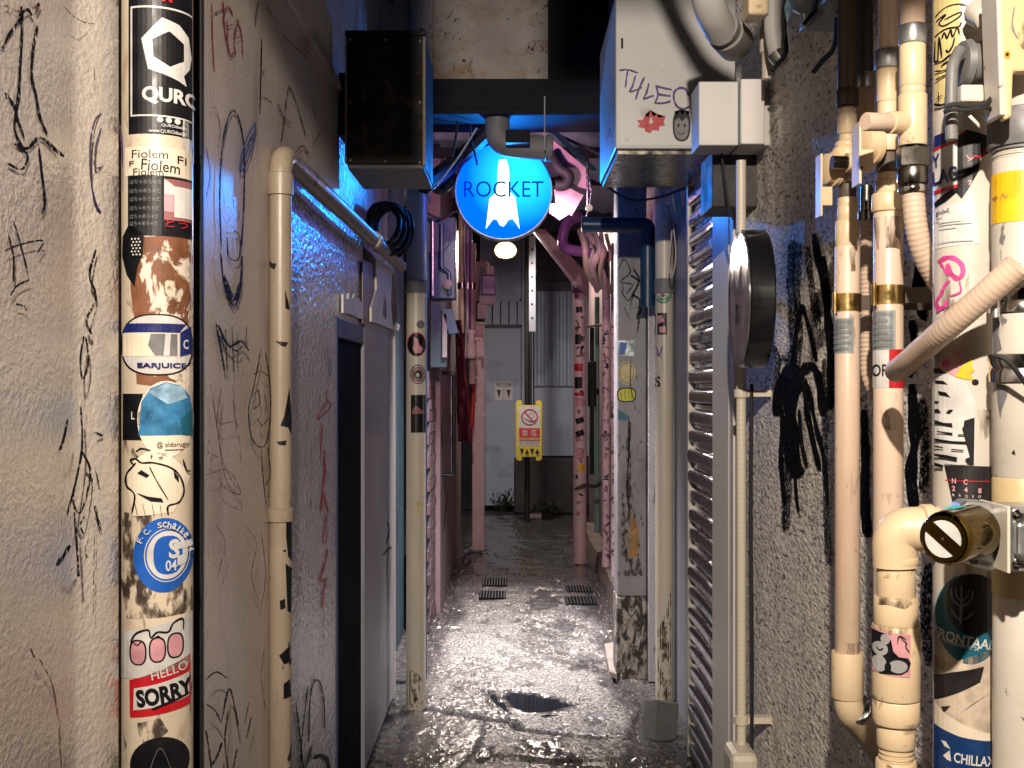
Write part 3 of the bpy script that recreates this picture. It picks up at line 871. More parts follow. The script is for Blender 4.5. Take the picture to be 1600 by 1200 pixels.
stick(sp, fs, [('poly', [(203, 352), (226, 368), (224, 400), (216, 420), (212, 450), (200, 430), (193, 400), (194, 370)], IK)] + [('ell', (208 + (i % 3) * 5 + (j % 2) * 2, 375 + j * 5, 1.3, 1.3), WH) for j in range(6) for i in range(3)])
stick(sp, fs, [('ell', (246, 539, 54.5, 48), IK, 2.7), ('ell', (246, 539, 52, 45.5), WH, 2.7), ('poly', [(199, 506), (290, 506), (279, 520), (195, 520)], 'print_navy'), ('poly', [(194, 521), (278, 521), (278, 557), (194, 557)], 'print_cream'),
    ('poly', [(236, 522), (276, 522), (276, 556), (242, 556), (232, 540)], 'print_midgrey'), ('poly', [(258, 522), (266, 522), (264, 556), (255, 556)], WH), ('poly', [(280, 520), (297, 508), (299, 550), (280, 557)], 'print_navy'),
    ('t', 'C', WH, (285, 530, 293, 545), 0.02), ('t', 'EARJUICE', 'print_navy', (216, 567, 290, 577), 0.03)], 'white oval sticker with blue band')
stick(sp, fs, [('rect', (194, 615, 224, 687), IK), ('t', 'L', WH, (207, 643, 212, 655), 0.02)])
stick(sp, fs, [('ell', (259, 655, 43, 60), 'print_cream'), ('poly', [(222, 628), (236, 606), (259, 597), (280, 602), (295, 618), (300, 640), (300, 680), (218, 680)], 'print_sea'), ('poly', [(232, 612), (259, 598), (285, 605), (292, 622), (262, 632)], 'print_skyblue'),
    ('poly', [(300, 640), (300, 682), (284, 680), (280, 655)], 'print_teal'), ('t', '@ aldorugtr', IK, (245, 690, 295, 700)), ('rect', (257, 702, 285, 703), IK)])
stick(sp, fs, [('poly', [(200, 735), (212, 718), (230, 705), (262, 708), (290, 735), (296, 745), (285, 775), (270, 800), (210, 805), (203, 770)], 'print_cream'),
    ('s', [(214, 705), (222, 700), (236, 703)], IK, 3), ('s', [(210, 725), (206, 718), (214, 716), (222, 722), (240, 722), (265, 730), (280, 745), (286, 768), (278, 785), (262, 790), (262, 804)], IK, 3.5),
    ('s', [(214, 722), (200, 740), (200, 758), (212, 772), (208, 800)], IK, 3.5), ('poly', [(216, 738), (222, 733), (234, 741), (230, 745)], IK), ('poly', [(270, 735), (278, 745), (278, 754), (271, 745)], IK),
    ('s', [(234, 728), (246, 752), (262, 780)], IK, 2), ('poly', [(214, 768), (232, 774), (252, 777), (255, 783), (236, 781)], IK), ('s', [(212, 783), (216, 802)], IK, 2), ('s', [(224, 785), (228, 804)], IK, 2), ('s', [(238, 786), (241, 804)], IK, 2),
    ('s', [(250, 787), (252, 804)], IK, 2), ('s', [(284, 718), (290, 735), (296, 738)], IK, 3), ('s', [(236, 714), (238, 709)], IK, 3), ('s', [(248, 714), (254, 713)], IK, 4)])
arc = []
for i, ch in enumerate('F.C. Schalke 04'):
    if ch == ' ':
        continue
    a = math.radians(-152 + i * 10.5)
    cx_, cy_ = 256 + 41 * math.cos(a) * 1.0, 864 + 46 * math.sin(a)
    w_ = 2.2 if ch in '.l' else 6.5
    h_ = 2.2 if ch == '.' else 9
    dy = 3 if ch == '.' else 0
    arc.append(('t', ch, WH, (cx_ - w_ / 2, cy_ - h_ / 2 + dy, cx_ + w_ / 2, cy_ + h_ / 2 + dy), 0.02, -152 + i * 10.5 + 90))
stick(sp, fs, [('ell', (256, 866, 46, 58), 'print_blue'), ('ring', (261, 866, 35, 42, 1.5), WH), ('ell', (261, 866, 31, 37.5), WH), ('ell', (262, 866, 22, 30), 'print_blue', 2.6), ('poly', [(270, 848), (299, 846), (299, 858), (272, 858)], WH),
    ('poly', [(276, 868), (290, 868), (289, 882), (276, 884)], WH), ('t', 'S', WH, (263, 842, 279, 872), 0.03), ('t', '04', 'print_blue', (257, 873, 276, 893), 0.0), ('t', '04', WH, (258, 874, 275, 891), 0.02)] + arc, 'round blue and white club crest sticker')
stick(sp, fs, [('poly', [(180, 992), (184, 988), (200, 985), (299, 962), (299, 1042), (180, 1062)], WH)] +
    [('ell', (c, 1016 - i * 4, 13, 20, 2.6), IK) for i, c in enumerate((217, 246, 273))] + [('ell', (c, 1016 - i * 4, 10.5, 17.5, 2.6), 'print_pink') for i, c in enumerate((217, 246, 273))] +
    [('s', [(206, 1000), (214, 986), (232, 980), (236, 992), (246, 984), (262, 985), (270, 972), (284, 968), (285, 985)], IK, 3), ('s', [(210, 1000), (216, 1004), (222, 998)], IK, 2), ('s', [(240, 995), (247, 990), (252, 996)], IK, 2)])
stick(sp, fs, [('poly', [(204, 1060), (296, 1028), (296, 1107), (205, 1118)], 'print_red'), ('poly', [(211, 1072), (294, 1055), (294, 1093), (210, 1106)], WH), ('t', 'HELLO', WH, (236, 1040, 292, 1054), 0.01, -11),
    ('t', 'SORRY', IK, (214, 1068, 300, 1096), 0.05, -8), ('s', [(238, 1104), (255, 1098), (294, 1088)], IK, 5)], 'red hello sticker reading sorry')
stick(sp, fs, [('ell', (250, 1192, 45, 44), IK), ('s', [(230, 1210), (250, 1165), (270, 1210)], 'print_midgrey', 1)])
stick(sp, fs, [('poly', [(216, 1125), (250, 1118), (262, 1140), (245, 1155), (226, 1158), (217, 1140)], 'peel_black')])

# slim peeling pipe with horizontal run
pp = thing('peeling_pipe', 'slim beige pipe with peeling paint turning along the wall', 'pipe', (xat(438, 2.635), 2.635, 0))
xp = xat(438, 2.635)
path = bez([(xp, 2.635, 0), (xp, 2.635, 2.028), (xp + 0.004, 2.9, 2.030), (-0.508, 5.28, 2.040)], 0.06, 8)
MB().tube(path, 0.0255, 20).build('tube', 'pipe_peeling', pp)
MB().lathe((xp, 2.635, 1.185), (0, 0, 1), [(0, 0.0258), (0.002, 0.030), (0.030, 0.030), (0.032, 0.0258)], 20).build('clamp', 'pipe_peeling', pp)
MB().lathe((xp + 0.018, 4.25, 2.0352), (0, 1, 0), [(0, 0.026), (0.003, 0.031), (0.06, 0.031), (0.063, 0.026)], 20).build('coupling', 'pipe_cream', pp)
MB().lathe((xp, 2.635, 1.93), (0, 0, 1), [(0, 0.026), (0.002, 0.0295), (0.05, 0.0295), (0.052, 0.026)], 20).build('coupling', 'pipe_peeling', pp)
MB().tube([(xp - 0.034, 2.62, 0), (xp - 0.034, 2.62, 1.18)], 0.005, 8).build('cable', 'cable', pp)
each(pp, 'paint_flake', oncyl(xp, 2.635, 0.0255), [('poly', [(444, 650), (452, 605), (456, 660), (455, 680), (450, 668), (438, 665), (446, 655)], IK), ('poly', [(430, 533), (450, 535), (446, 542), (440, 541)], IK),
    ('poly', [(445, 452), (450, 470), (453, 484), (446, 482)], IK), ('poly', [(447, 812), (456, 815), (457, 880), (450, 870), (447, 840), (452, 830)], IK), ('poly', [(437, 938), (445, 935), (446, 950), (438, 952)], IK),
    ('poly', [(446, 880), (456, 890), (455, 960), (449, 955), (453, 930)], IK), ('poly', [(440, 1020), (452, 1010), (454, 1035), (444, 1038), (436, 1023)], IK), ('poly', [(443, 1068), (453, 1062), (455, 1090), (443, 1092)], IK),
    ('poly', [(432, 690), (448, 688), (446, 696), (436, 695)], IK), ('poly', [(441, 860), (447, 858), (446, 863)], IK)], cell=5)

# white drainpipe further in
wp, fwp = vpipe('drain_pipe', 'white drainpipe with round stickers standing left of the puddle', 650, 5.40, 0.0455, -0.02, 2.7, 'pipe_cream', collars=[(1.925, 1.985, 0.008, 'pipe_dirtygrey', 'collar')])
decal(wp, 'grime', fwp, [('poly', [(630, 1040), (650, 1050), (668, 1070), (668, 1104), (630, 1104)], 'peel_black')], cell=4, base=0.0003)
stick(wp, fwp, [('ell', (651, 538, 15, 19), 'print_red'), ('ell', (651, 539, 14, 18), IK), ('poly', [(647, 526), (653, 530), (655, 538), (661, 545), (658, 552), (648, 552), (645, 545), (649, 538)], 'print_pink')], cell=4)
stick(wp, fwp, [('ell', (653, 585, 12.5, 15.5), WH), ('ring', (653, 585, 12, 15, 1.5), IK), ('ring', (653, 585, 9.5, 12, 4), 'print_brownpink'), ('ell', (653, 585, 5.5, 7), IK), ('ell', (653, 586, 2.5, 3.5), WH)], cell=4)
stick(wp, fwp, [('rect', (642, 617, 666, 676), IK), ('poly', [(644, 640), (650, 634), (666, 646), (644, 647)], 'print_brownpink')], cell=4)
stick(wp, fwp, [('ell', (657, 507, 6.5, 6.5), 'print_midgrey')], cell=4)
stick(wp, fwp, [('poly', [(650, 785), (656, 782), (659, 790), (655, 796), (658, 806), (651, 800), (652, 792)], 'print_straw')], cell=4)

# black duct box hung high on the left
db = thing('duct_box', 'black sooty metal duct box hung high above the pipe', 'duct', (-0.40, 3.8, 2.195))
x0, x1 = xat(541, 3.66), xat(663, 3.66)
MB().box((x0, 3.66, 2.20), (x1, 4.06, 2.615)).build('body', 'duct_black', db, smooth=0, bevel=0.004)
MB().box((x0 - 0.003, 3.652, 2.605), (x1 + 0.005, 3.668, 2.622)).build('rim', 'duct_black', db, smooth=0, bevel=0.002)
MB().box((x1 - 0.004, 3.651, 2.195), (x1 + 0.004, 3.66, 2.60)).build('edge_strip', 'duct_edge', db, smooth=0)
MB().box((x0 + 0.004, 3.664, 2.185), (x1 - 0.002, 4.055, 2.1985)).build('bottom_plate', 'pipe_dirtygrey', db, smooth=0, bevel=0.003)
MB().box((x0 - 0.003, 3.652, 2.20), (x0 + 0.002, 3.66, 2.60)).build('edge_strip', 'duct_edge', db, smooth=0)
for px_, py_ in ((547, 62), (602, 62), (656, 64), (547, 160), (656, 160), (547, 250), (602, 252), (656, 254)):
    MB().lathe(P(px_, py_, 3.66), (0, -1, 0), [(0, 0.005), (0.002, 0.004), (0.003, 0.002)], 8).build('rivet', 'duct_edge', db)
decal(db, 'rust_patch', onface(3.66), [('poly', [(568, 125), (590, 118), (615, 128), (640, 122), (642, 168), (620, 172), (600, 165), (572, 172), (564, 150)], 'soot_rust'), ('poly', [(566, 180), (578, 186), (574, 240), (566, 236)], 'soot_rust'), ('poly', [(650, 110), (660, 100), (660, 240), (655, 230)], 'soot_rust')], base=0.0006)
MB().box((-0.557, 3.70, 2.3), (x0 - 0.001, 3.9, 2.5)).build('bracket', 'duct_black', db, smooth=0)

# coil of black cable behind the duct
cc = thing('cable_coil', 'coil of black cable hanging behind the duct box', 'cable', (-0.51, 4.75, 2.1))
for k in range(6):
    c = P(607 + (k - 2) * 3.5, 352 + (k % 3) * 4, 4.6 + k * 0.05)
    rr_ = 0.072 + 0.008 * (k % 3)
    pth = [c + V((math.sin(a) * 0.25 + 0.15 * math.cos(a), math.cos(a) * 0.9, 0)) * 0 + V((rr_ * math.cos(a) * 0.85, 0.05 * math.sin(a * 2 + k), rr_ * math.sin(a) * 1.15)) for a in [2 * math.pi * j / 20 for j in range(21)]]
    MB().tube(pth, 0.011, 8, cap=False).build('loop', 'cable', cc)

# wall behind the duct, blue lit; dark upper storeys
wb = wall('upper_wall', 'upper wall lit blue above the horizontal pipe', MB().box((-0.72, 3.7005, 2.055), (-0.60, 5.55, 3.6)), 'plaster_glitter', smooth=0)
wr = wall('recess_wall', 'dark teal wall behind the white drainpipe', MB().box((-0.90, 5.565, -0.02), (-0.66, 7.02, 3.6)), 'teal_wall', smooth=0)
tp = thing('teal_post', 'slim blue-lit steel post behind the white drainpipe', 'post', (-0.5, 5.9, 0))
MB().box((-0.47, 5.86, 0), (-0.435, 5.90, 2.95)).build('post', 'pipe_teal', tp, smooth=0, bevel=0.003)
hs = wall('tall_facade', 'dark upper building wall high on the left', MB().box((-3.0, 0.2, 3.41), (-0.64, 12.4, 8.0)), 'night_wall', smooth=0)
# ================================================================ MIDDLE
# overhead beam with flaking painted panel
bm_ = thing('overhead_beam', 'dark steel beam with rusty painted panel crossing above the alley', 'beam', (0, 5.35, 2.7))
MB().box((-0.72, 5.30, 2.875), (0.80, 5.48, 3.75)).build('panel', 'rusty_panel', bm_, smooth=0)
MB().box((-0.73, 5.16, 2.735), (0.81, 5.50, 2.868)).build('beam', 'beam_dark', bm_, smooth=0, bevel=0.004)
MB().box((-0.73, 5.14, 2.705), (0.81, 5.52, 2.732)).build('flange', 'beam_dark', bm_, smooth=0, bevel=0.003)
MB().box((-0.46, 5.25, 2.875), (-0.36, 5.297, 3.75)).build('cover_strip', 'rusty_panel', bm_, smooth=0, bevel=0.003)
MB().box((0.165, 5.255, 2.875), (0.44, 5.297, 3.75)).build('shade_plate', 'beam_dark', bm_, smooth=0, bevel=0.003)  # dark plate stands in for the shade beside the lit panel
decal(bm_, 'graffiti', onface(5.30), [('s', [(828, 66), (836, 64), (834, 75), (827, 74)], 'ink_maroon', 1.5), ('s', [(838, 65), (848, 64), (845, 74)], 'ink_maroon', 1.5), ('s', [(849, 66), (857, 64), (852, 75)], 'ink_maroon', 1.5)])
for bx_ in (-0.30, -0.12, 0.08):
    MB().lathe((bx_, 5.158, 2.80), (0, -1, 0), [(0, 0.012), (0.006, 0.012), (0.009, 0.006)], 6).build('bolt', 'beam_dark', bm_)

# round lit sign
rs = thing('round_sign', 'glowing round blue sign with white rocket hanging under the beam', 'sign', (xat(787, 5.60), 5.60, 2.2))
sx, sz, sr = xat(787, 5.56), zat(298, 5.56), 76.5 / F * 5.56
def emis(name, inner, outer, st):
    m = bpy.data.materials.new(name); m.use_nodes = True
    nt = m.node_tree; N, L = nt.nodes, nt.links
    N.remove(N['Principled BSDF'])
    e = N.new('ShaderNodeEmission'); e.inputs[1].default_value = st
    geo = N.new('ShaderNodeNewGeometry'); vm = N.new('ShaderNodeVectorMath'); vm.operation = 'DISTANCE'
    vm.inputs[1].default_value = (sx + 0.07, 5.56, sz + 0.07)
    L.new(geo.outputs['Position'], vm.inputs[0])
    r = N.new('ShaderNodeValToRGB'); r.color_ramp.elements[0].position = 0.06; r.color_ramp.elements[0].color = (*inner, 1)
    r.color_ramp.elements[1].position = 0.25; r.color_ramp.elements[1].color = (*outer, 1)
    L.new(vm.outputs['Value'], r.inputs[0]); L.new(r.outputs[0], e.inputs[0])
    L.new(e.outputs[0], N['Material Output'].inputs[0])
    MATS[name] = m
# tubes inside the acrylic box shine through its upper right part
emis('sign_blue', (0.004, 0.155, 1.0), (0.0, 0.028, 0.9), 6.0)
emis('sign_white', (0.9, 0.98, 1.0), (0.85, 0.95, 1.0), 2.2)
emis('sign_letter', (0.0, 0.06, 0.12), (0.0, 0.03, 0.10), 0.8)
MB().lathe((sx, 5.562, sz), (0, 1, 0), [(0, sr - 0.004), (0.001, sr), (0.098, sr), (0.099, sr - 0.004)], 64).build('rim', 'galvanised', rs)
for s_, y_ in ((1, 5.560), (-1, 5.664)):
    fnf = (lambda px, py, off: V((sx + (px - 787) / F * 5.56, 5.5605 - off, sz - (py - 298) / F * 5.56))) if s_ == 1 else (lambda px, py, off: V((sx - (px - 787) / F * 5.56, 5.6625 + off, sz - (py - 298) / F * 5.56)))
    decal(rs, 'lit_face', fnf, [('ell', (787, 298, 74.5, 74.5), 'sign_blue'),
        ('poly', [(780, 250), (791, 249), (795, 262), (797, 300), (805, 308), (812, 358), (807, 350), (801, 342), (795, 343), (790, 350), (787, 354), (781, 352), (777, 344), (771, 342), (765, 350), (759, 358), (765, 310), (776, 300), (778, 262)], 'sign_white'),
        ('t', 'ROCKET', 'sign_letter', (725, 283, 849, 308), -0.004)], base=0.0015, step=0.0006)
for y_, s_ in ((5.535, -1), (5.69, 1)):
    q_ = light('round_sign_light', 'SPOT', (sx, y_, sz), 36, (0.0, 0.27, 1.0), aim=(sx, y_ + s_, sz + 0.40), size=0.012, spot=118, blend=0.6)
    q_.parent = rs; q_.matrix_parent_inverse = Matrix.Translation(-V(rs['_o']))
MB().tube([(sx - 0.14, 5.61, sz + 0.17), (sx - 0.14, 5.61, 2.704)], 0.008, 8).build('hanger', 'steel_dark', rs)
MB().tube([(sx + 0.14, 5.61, sz + 0.17), (sx + 0.14, 5.61, 2.704)], 0.008, 8).build('hanger', 'steel_dark', rs)

# grey bent duct in front of the sign
gd = thing('bent_duct', 'short grey bent duct under the beam in front of the round sign', 'duct', (xat(776, 5.2), 5.2, 2.6))
pth = bez([P(777, 176, 5.24), P(777, 226, 5.24), P(858, 232, 5.24)], 0.10, 8)
MB().tube(pth, 0.056, 20).build('duct', 'pipe_dirtygrey', gd)
MB().lathe(P(852, 231.5, 5.24), (1, 0, -0.05), [(0, 0.057), (0.004, 0.061), (0.03, 0.061), (0.034, 0.057)], 20).build('collar', 'pipe_dirtygrey', gd)
a, b_ = P(790, 204, 5.10), P(828, 224, 5.10)
MB().box((a.x, 5.08, b_.z), (b_.x, 5.17, a.z)).build('junction_box', 'beam_dark', gd, smooth=0, bevel=0.004)

# tangle of cables left of the sign
def cable(name, label, pts, r, mat='cable', Y=None, cat='cable', group=None):
    o = MB().tube(crom([P(*p) for p in pts], 6), r, 8).build(name, mat)
    return tag(o, label, cat, group)
cable('thick_cable', 'thick bundled black cable sagging left of the glowing sign', [(664, 290, 5.2), (700, 262, 5.5), (735, 232, 5.45), (765, 205, 5.40), (790, 196, 5.4)], 0.040)
cable('thin_cable', 'thin pale cable crossing the black bundle', [(665, 306, 5.1), (690, 280, 5.15), (720, 240, 5.25), (745, 200, 5.3)], 0.004, 'cable_pale')
cable('upright_cable', 'thin black cable rising from the bundle to the beam', [(706, 245, 5.1), (712, 215, 5.12), (715, 190, 5.15)], 0.006)
cable('looped_cable', 'thin black cable loop hanging over the sign edge', [(738, 190, 5.35), (735, 210, 5.35), (742, 240, 5.4), (746, 258, 5.42)], 0.005)
cable('rod_cable', 'long thin cable hanging down from the beam right of the sign', [(851, 150, 5.1), (851, 190, 5.12), (851, 235, 5.14)], 0.003, 'cable_pale')
sh = thing('cable_drum', 'round black cable drum below the bundled cable', 'cable drum', P(692, 300, 5.6))
MB().lathe(P(690, 281, 5.6), (0.3, -1, 0.1), [(-0.05, 0.050), (-0.045, 0.062), (0.045, 0.062), (0.05, 0.045)], 20).build('drum', 'cable', sh)
MB().tube(crom([P(672, 318, 5.5), P(668, 295, 5.5), P(676, 275, 5.5)], 5), 0.006, 8).build('hook', 'cable_pale', sh)

# ---- left of the passage, further in
mc = thing('meter_cabinet', 'dark blue meter cabinet on the wall behind the white drainpipe', 'cabinet', (-0.47, 7.1, 2.0))
MB().box((-0.56, 7.03, 2.02), (-0.345, 7.18, 2.52)).build('body', 'pipe_teal', mc, smooth=0, bevel=0.006)
MB().box((-0.52, 7.012, 2.30), (-0.42, 7.028, 2.48)).build('door', 'teal_wall', mc, smooth=0, bevel=0.003)
MB().tube(bez([P(690, 350, 7.0), P(690, 420, 7.0), P(702, 425, 7.0), P(702, 460, 7.0)], 0.03), 0.014, 10).build('pipe', 'pipe_teal', mc)
MB().tube(bez([P(676, 345, 7.0), P(676, 462, 7.0)], 0.03), 0.010, 10).build('pipe', 'galvanised', mc)
MB().lathe(P(700, 445, 7.0), (0, -1, 0), [(0, 0.03), (0.03, 0.03), (0.035, 0.02)], 16).build('dial', 'pipe_dirtygrey', mc)
ub = thing('utility_box', 'teal utility box with white side below the meter cabinet', 'box', (-0.42, 7.2, 1.6))
MB().box((-0.50, 7.03, 1.60), (-0.40, 7.15, 2.005)).build('body', 'teal_wall', ub, smooth=0, bevel=0.005)
MB().box((-0.425, 7.0, 1.66), (-0.395, 7.027, 1.93)).build('cover', 'pipe_dirtygrey', ub, smooth=0, bevel=0.004)
MB().prism([P(690, 483, 7.0), P(706, 483, 7.0), P(716, 520, 7.0), P(702, 522, 7.0)], (0, 0.08, 0)).build('flap', 'pipe_teal', ub, smooth=0)

# brick pier
bw = thing('brick_wall', 'dark purple brick wall piece behind the white drainpipe', 'wall', (-0.5, 7.3, 0))
MB().box((-0.62, 7.035, -0.02), (-0.507, 7.62, 1.58)).build('mortar_bed', 'mortar', bw, smooth=0)
bk = MB().box((-0.045, -0.098, -0.031), (0.045, 0.098, 0.031))
bo = bk.build('brick', 'brick', bw, smooth=0)
first = True
for c in range(22):
    for k in range(3):
        y = 7.14 + k * 0.206 + (0.103 if c % 2 else 0) - 0.05
        if y > 7.60:
            continue
        q = bo if first else bo.copy()
        if not first:
            COL.objects.link(q)
        first = False
        q.location = (-0.547 + random.uniform(-0.003, 0.003), y, 0.025 + c * 0.071)
# pink plaster wall
pw = wall('pink_wall', 'flaking pink plaster wall deeper in on the left', MB().box((-0.62, 7.625, -0.02), (-0.475, 10.75, 3.2)), 'pink_wall', smooth=0)
G(pw, onwall(-0.475), [([(694, 640), (690, 670), (692, 700)], 'ink_marker_light', 3), ([(700, 760), (696, 800), (693, 830)], 'ink_brown', 3), ([(692, 740), (695, 770)], 'ink_marker_light', 2.5), ([(703, 720), (708, 735)], 'ink_marker_light', 3)])
hr = thing('handrail', 'upright black metal handrail on the pink wall', 'handrail', (-0.40, 7.8, 0.9))
for px_ in (706,):
    a, b_ = P(709, 583, 7.8), P(709, 742, 7.8)
    MB().tube(bez([(-0.475, 7.8, a.z), a, b_, (-0.475, 7.8, b_.z)], 0.02, 5), 0.013, 12).build('rail', 'black_gloss', hr)
    MB().tube([P(705, 586, 7.9), P(705, 738, 7.9)], 0.007, 10).build('inner_bar', 'chrome', hr)
rb = thing('red_banner', 'dark red cloth banner hanging along the pink wall', 'banner', (-0.43, 9.0, 1.0))
mb = MB()
vs = []
for i in range(15):
    t = i / 14
    py_ = 500 + t * 190
    for j in range(5):
        u = j / 4
        px_ = 716 + u * (9 + 14 * t) - (4 * (1 - t))
        p = P(px_, py_, 9.0 - 0.3 * u + 0.05 * math.sin(i * 0.9 + j * 2))
        vs.append(p)
mb.add(vs, [(i * 5 + j, i * 5 + j + 1, (i + 1) * 5 + j + 1, (i + 1) * 5 + j) for i in range(14) for j in range(4)])
o = mb.build('cloth', 'red_cloth', rb)
md = o.modifiers.new('thick', 'SOLIDIFY'); md.thickness = 0.006
rp = thing('red_rod', 'short bright red rod beside the pale square downpipe', 'rod', P(738, 640, 9.6))
MB().tube([P(740, 592, 9.6), P(737, 668, 9.6)], 0.018, 10).build('rod', 'red_paint', rp)
MB().tube([P(736, 591, 9.6), P(745, 592, 9.6)], 0.010, 8).build('handle', 'red_paint', rp)
# square downpipe
sd = thing('square_downpipe', 'pale pink square downpipe ending above the dark floor', 'pipe', (xat(747, 10.3), 10.3, 0.02))
x0, x1 = xat(738, 10.3), xat(757, 10.3)
MB().box((x0, 10.25, 0.02), (x1, 10.36, 2.05)).build('tube', 'pipe_pink', sd, smooth=0, bevel=0.006)
MB().box((x0 - 0.01, 10.235, 1.2), (x1 + 0.01, 10.37, 1.225)).build('strap', 'pipe_pink', sd, smooth=0)
# water heater fittings
wh = thing('water_heater', 'small pink water heater with bent flue above the square downpipe', 'water heater', P(768, 500, 9.9))
a, b_ = P(752, 430, 9.9), P(775, 462, 9.9)
MB().box((a.x, 9.85, b_.z), (b_.x, 10.02, a.z)).build('body', 'pipe_purple', wh, smooth=0, bevel=0.012)
a, b_ = P(749, 462, 9.88), P(773, 476, 9.88)
MB().box((a.x, 9.84, b_.z), (b_.x, 10.0, a.z)).build('lower_case', 'pale_edge', wh, smooth=0, bevel=0.008)
a, b_ = P(746, 474, 9.9), P(760, 498, 9.9)
MB().box((a.x, 9.86, b_.z), (b_.x, 9.97, a.z)).build('cup', 'pale_edge', wh, smooth=0, bevel=0.006)
MB().tube(bez([P(745, 470, 9.95), P(745, 412, 9.95), P(760, 412, 9.95), P(761, 432, 9.95)], 0.06, 6), 0.026, 12).build('flue', 'brown_board', wh)
MB().tube([P(768, 430, 9.9), P(768, 416, 9.9)], 0.02, 10).build('nozzle', 'pale_edge', wh)
for i, (px_, y0_, y1_, r_, m_, lab) in enumerate([(722, 330, 520, 0.030, 'pipe_beige', 'upright tan pipe beside the meter cabinet'), (731, 300, 560, 0.036, 'pipe_purple', 'purple upright pipe beside the water heater'), (738, 380, 600, 0.028, 'brown_board', 'brown upright pipe next to the square downpipe')]):
    t = thing('riser_pipe', lab, 'pipe', P(px_, y1_, 9.0))
    MB().tube([P(px_, y0_, 9.0), P(px_, y1_, 9.0)], r_, 14).build('tube', m_, t)
    MB().lathe(P(px_, 452, 9.0), (0, 0, 1), [(0, r_ + 0.002), (0.002, r_ + 0.008), (0.05, r_ + 0.008), (0.052, r_)], 14).build('clamp', 'steel_dark', t)
mt = thing('tap_valve', 'pink brass tap valve on the pipe left of the square downpipe', 'valve', P(738, 545, 9.1))
MB().lathe(P(736, 560, 8.9), (0, 0, 1), [(0, 0.03), (0.02, 0.045), (0.10, 0.045), (0.12, 0.03), (0.18, 0.03), (0.2, 0.04), (0.22, 0.04)], 14).build('body', 'pipe_pink', mt)
MB().tube(bez([P(742, 530, 8.9), P(752, 528, 8.9), P(753, 545, 8.9)], 0.02), 0.014, 10).build('spout', 'pipe_pink', mt)

# ---- end of the alley
FY = 14.2
fwll = thing('metal_wall', 'grey corrugated metal wall closing the far end', 'wall', (0.2, FY, 0))
def corr(x0, x1, z0, z1, Y, pitch, amp):
    n = int((x1 - x0) / pitch * 4)
    pr = [(x0 + (x1 - x0) * i / n, Y + amp * (1 if (i // 2) % 2 else -1)) for i in range(n + 1)]
    return MB().strip(pr, z0, z1)
zt, zm, zb = zat(455, FY), zat(603, FY), zat(712, FY)
corr(xat(835, FY), xat(925, FY), zm, zt, FY, 0.09, 0.012).build('corrugated_sheet', 'far_metal', fwll, smooth=0)
MB().box((xat(835, FY), FY - 0.01, zb), (xat(925, FY), FY + 0.05, zm - 0.015)).build('lower_panel', 'far_metal', fwll, smooth=0)
MB().box((xat(833, FY), FY - 0.03, zm - 0.014), (xat(925, FY), FY + 0.02, zm)).build('rail', 'far_siding', fwll, smooth=0)
for i in range(7):
    z0 = zt + i * 0.14
    MB().box((xat(835, FY), FY + 0.03 - 0.002 * i, z0), (xat(925, FY), FY + 0.05, z0 + 0.136)).build('siding_board', 'far_siding', fwll, smooth=0, bevel=0.004)
MB().box((xat(815, FY), FY - 0.04, 0.3), (xat(833, FY), FY + 0.06, 4.0)).build('post', 'far_metal', fwll, smooth=0)
bl = tag(MB().box((xat(803, FY), FY - 0.45, -0.05), (xat(945, FY), FY + 0.02, zat(718, FY - 0.45))).build('base_wall', 'far_concrete', smooth=0, bevel=0.02), 'low black concrete wall under the far metal wall', 'wall')
gdr = thing('grey_gate', 'plain blue-grey metal door at the far end', 'door', (-0.15, FY, 0))
MB().box((xat(750, FY), FY + 0.01, 0.0), (xat(814, FY), FY + 0.05, zat(512, FY))).build('door', 'far_metal', gdr, smooth=0, bevel=0.004)
MB().box((xat(750, FY), FY, zat(513, FY)), (xat(812, FY), FY + 0.06, zat(507, FY))).build('head_rail', 'far_siding', gdr, smooth=0)
for i in range(5):
    px_ = 757 + i * 13
    MB().box((xat(px_, FY), FY + 0.01, zat(507, FY)), (xat(px_ + 11.4, FY), FY + 0.04, zat(470, FY))).build('upper_slat', 'far_metal', gdr, smooth=0, bevel=0.004)
MB().box((xat(750, FY), FY + 0.0, zat(470, FY)), (xat(812, FY), FY + 0.06, zat(466, FY))).build('top_rail', 'far_metal', gdr, smooth=0)
MB().box((xat(750, FY), FY + 0.03, zat(466, FY)), (xat(814, FY), FY + 0.06, zat(330, FY))).build('upper_wall', 'far_metal', gdr, smooth=0)
decal(gdr, 'notice', onface(FY), [('rect', (773, 596, 786, 626), 'print_white'), ('rect', (788, 596, 801, 626), 'print_white'), ('rect', (775, 598, 784, 604), 'print_grey'), ('rect', (790, 598, 799, 604), 'print_grey'), ('poly', [(776, 609), (783, 609), (780, 622)], 'ink_black'), ('poly', [(791, 609), (798, 609), (795, 622)], 'ink_black')], base=0.004, step=0.002)
tag(MB().box((-3.2, FY + 0.07, -0.05), (3.2, FY + 0.3, 7)).build('back_building', 'night_wall', smooth=0), 'dark building wall behind the far metal wall', 'building')

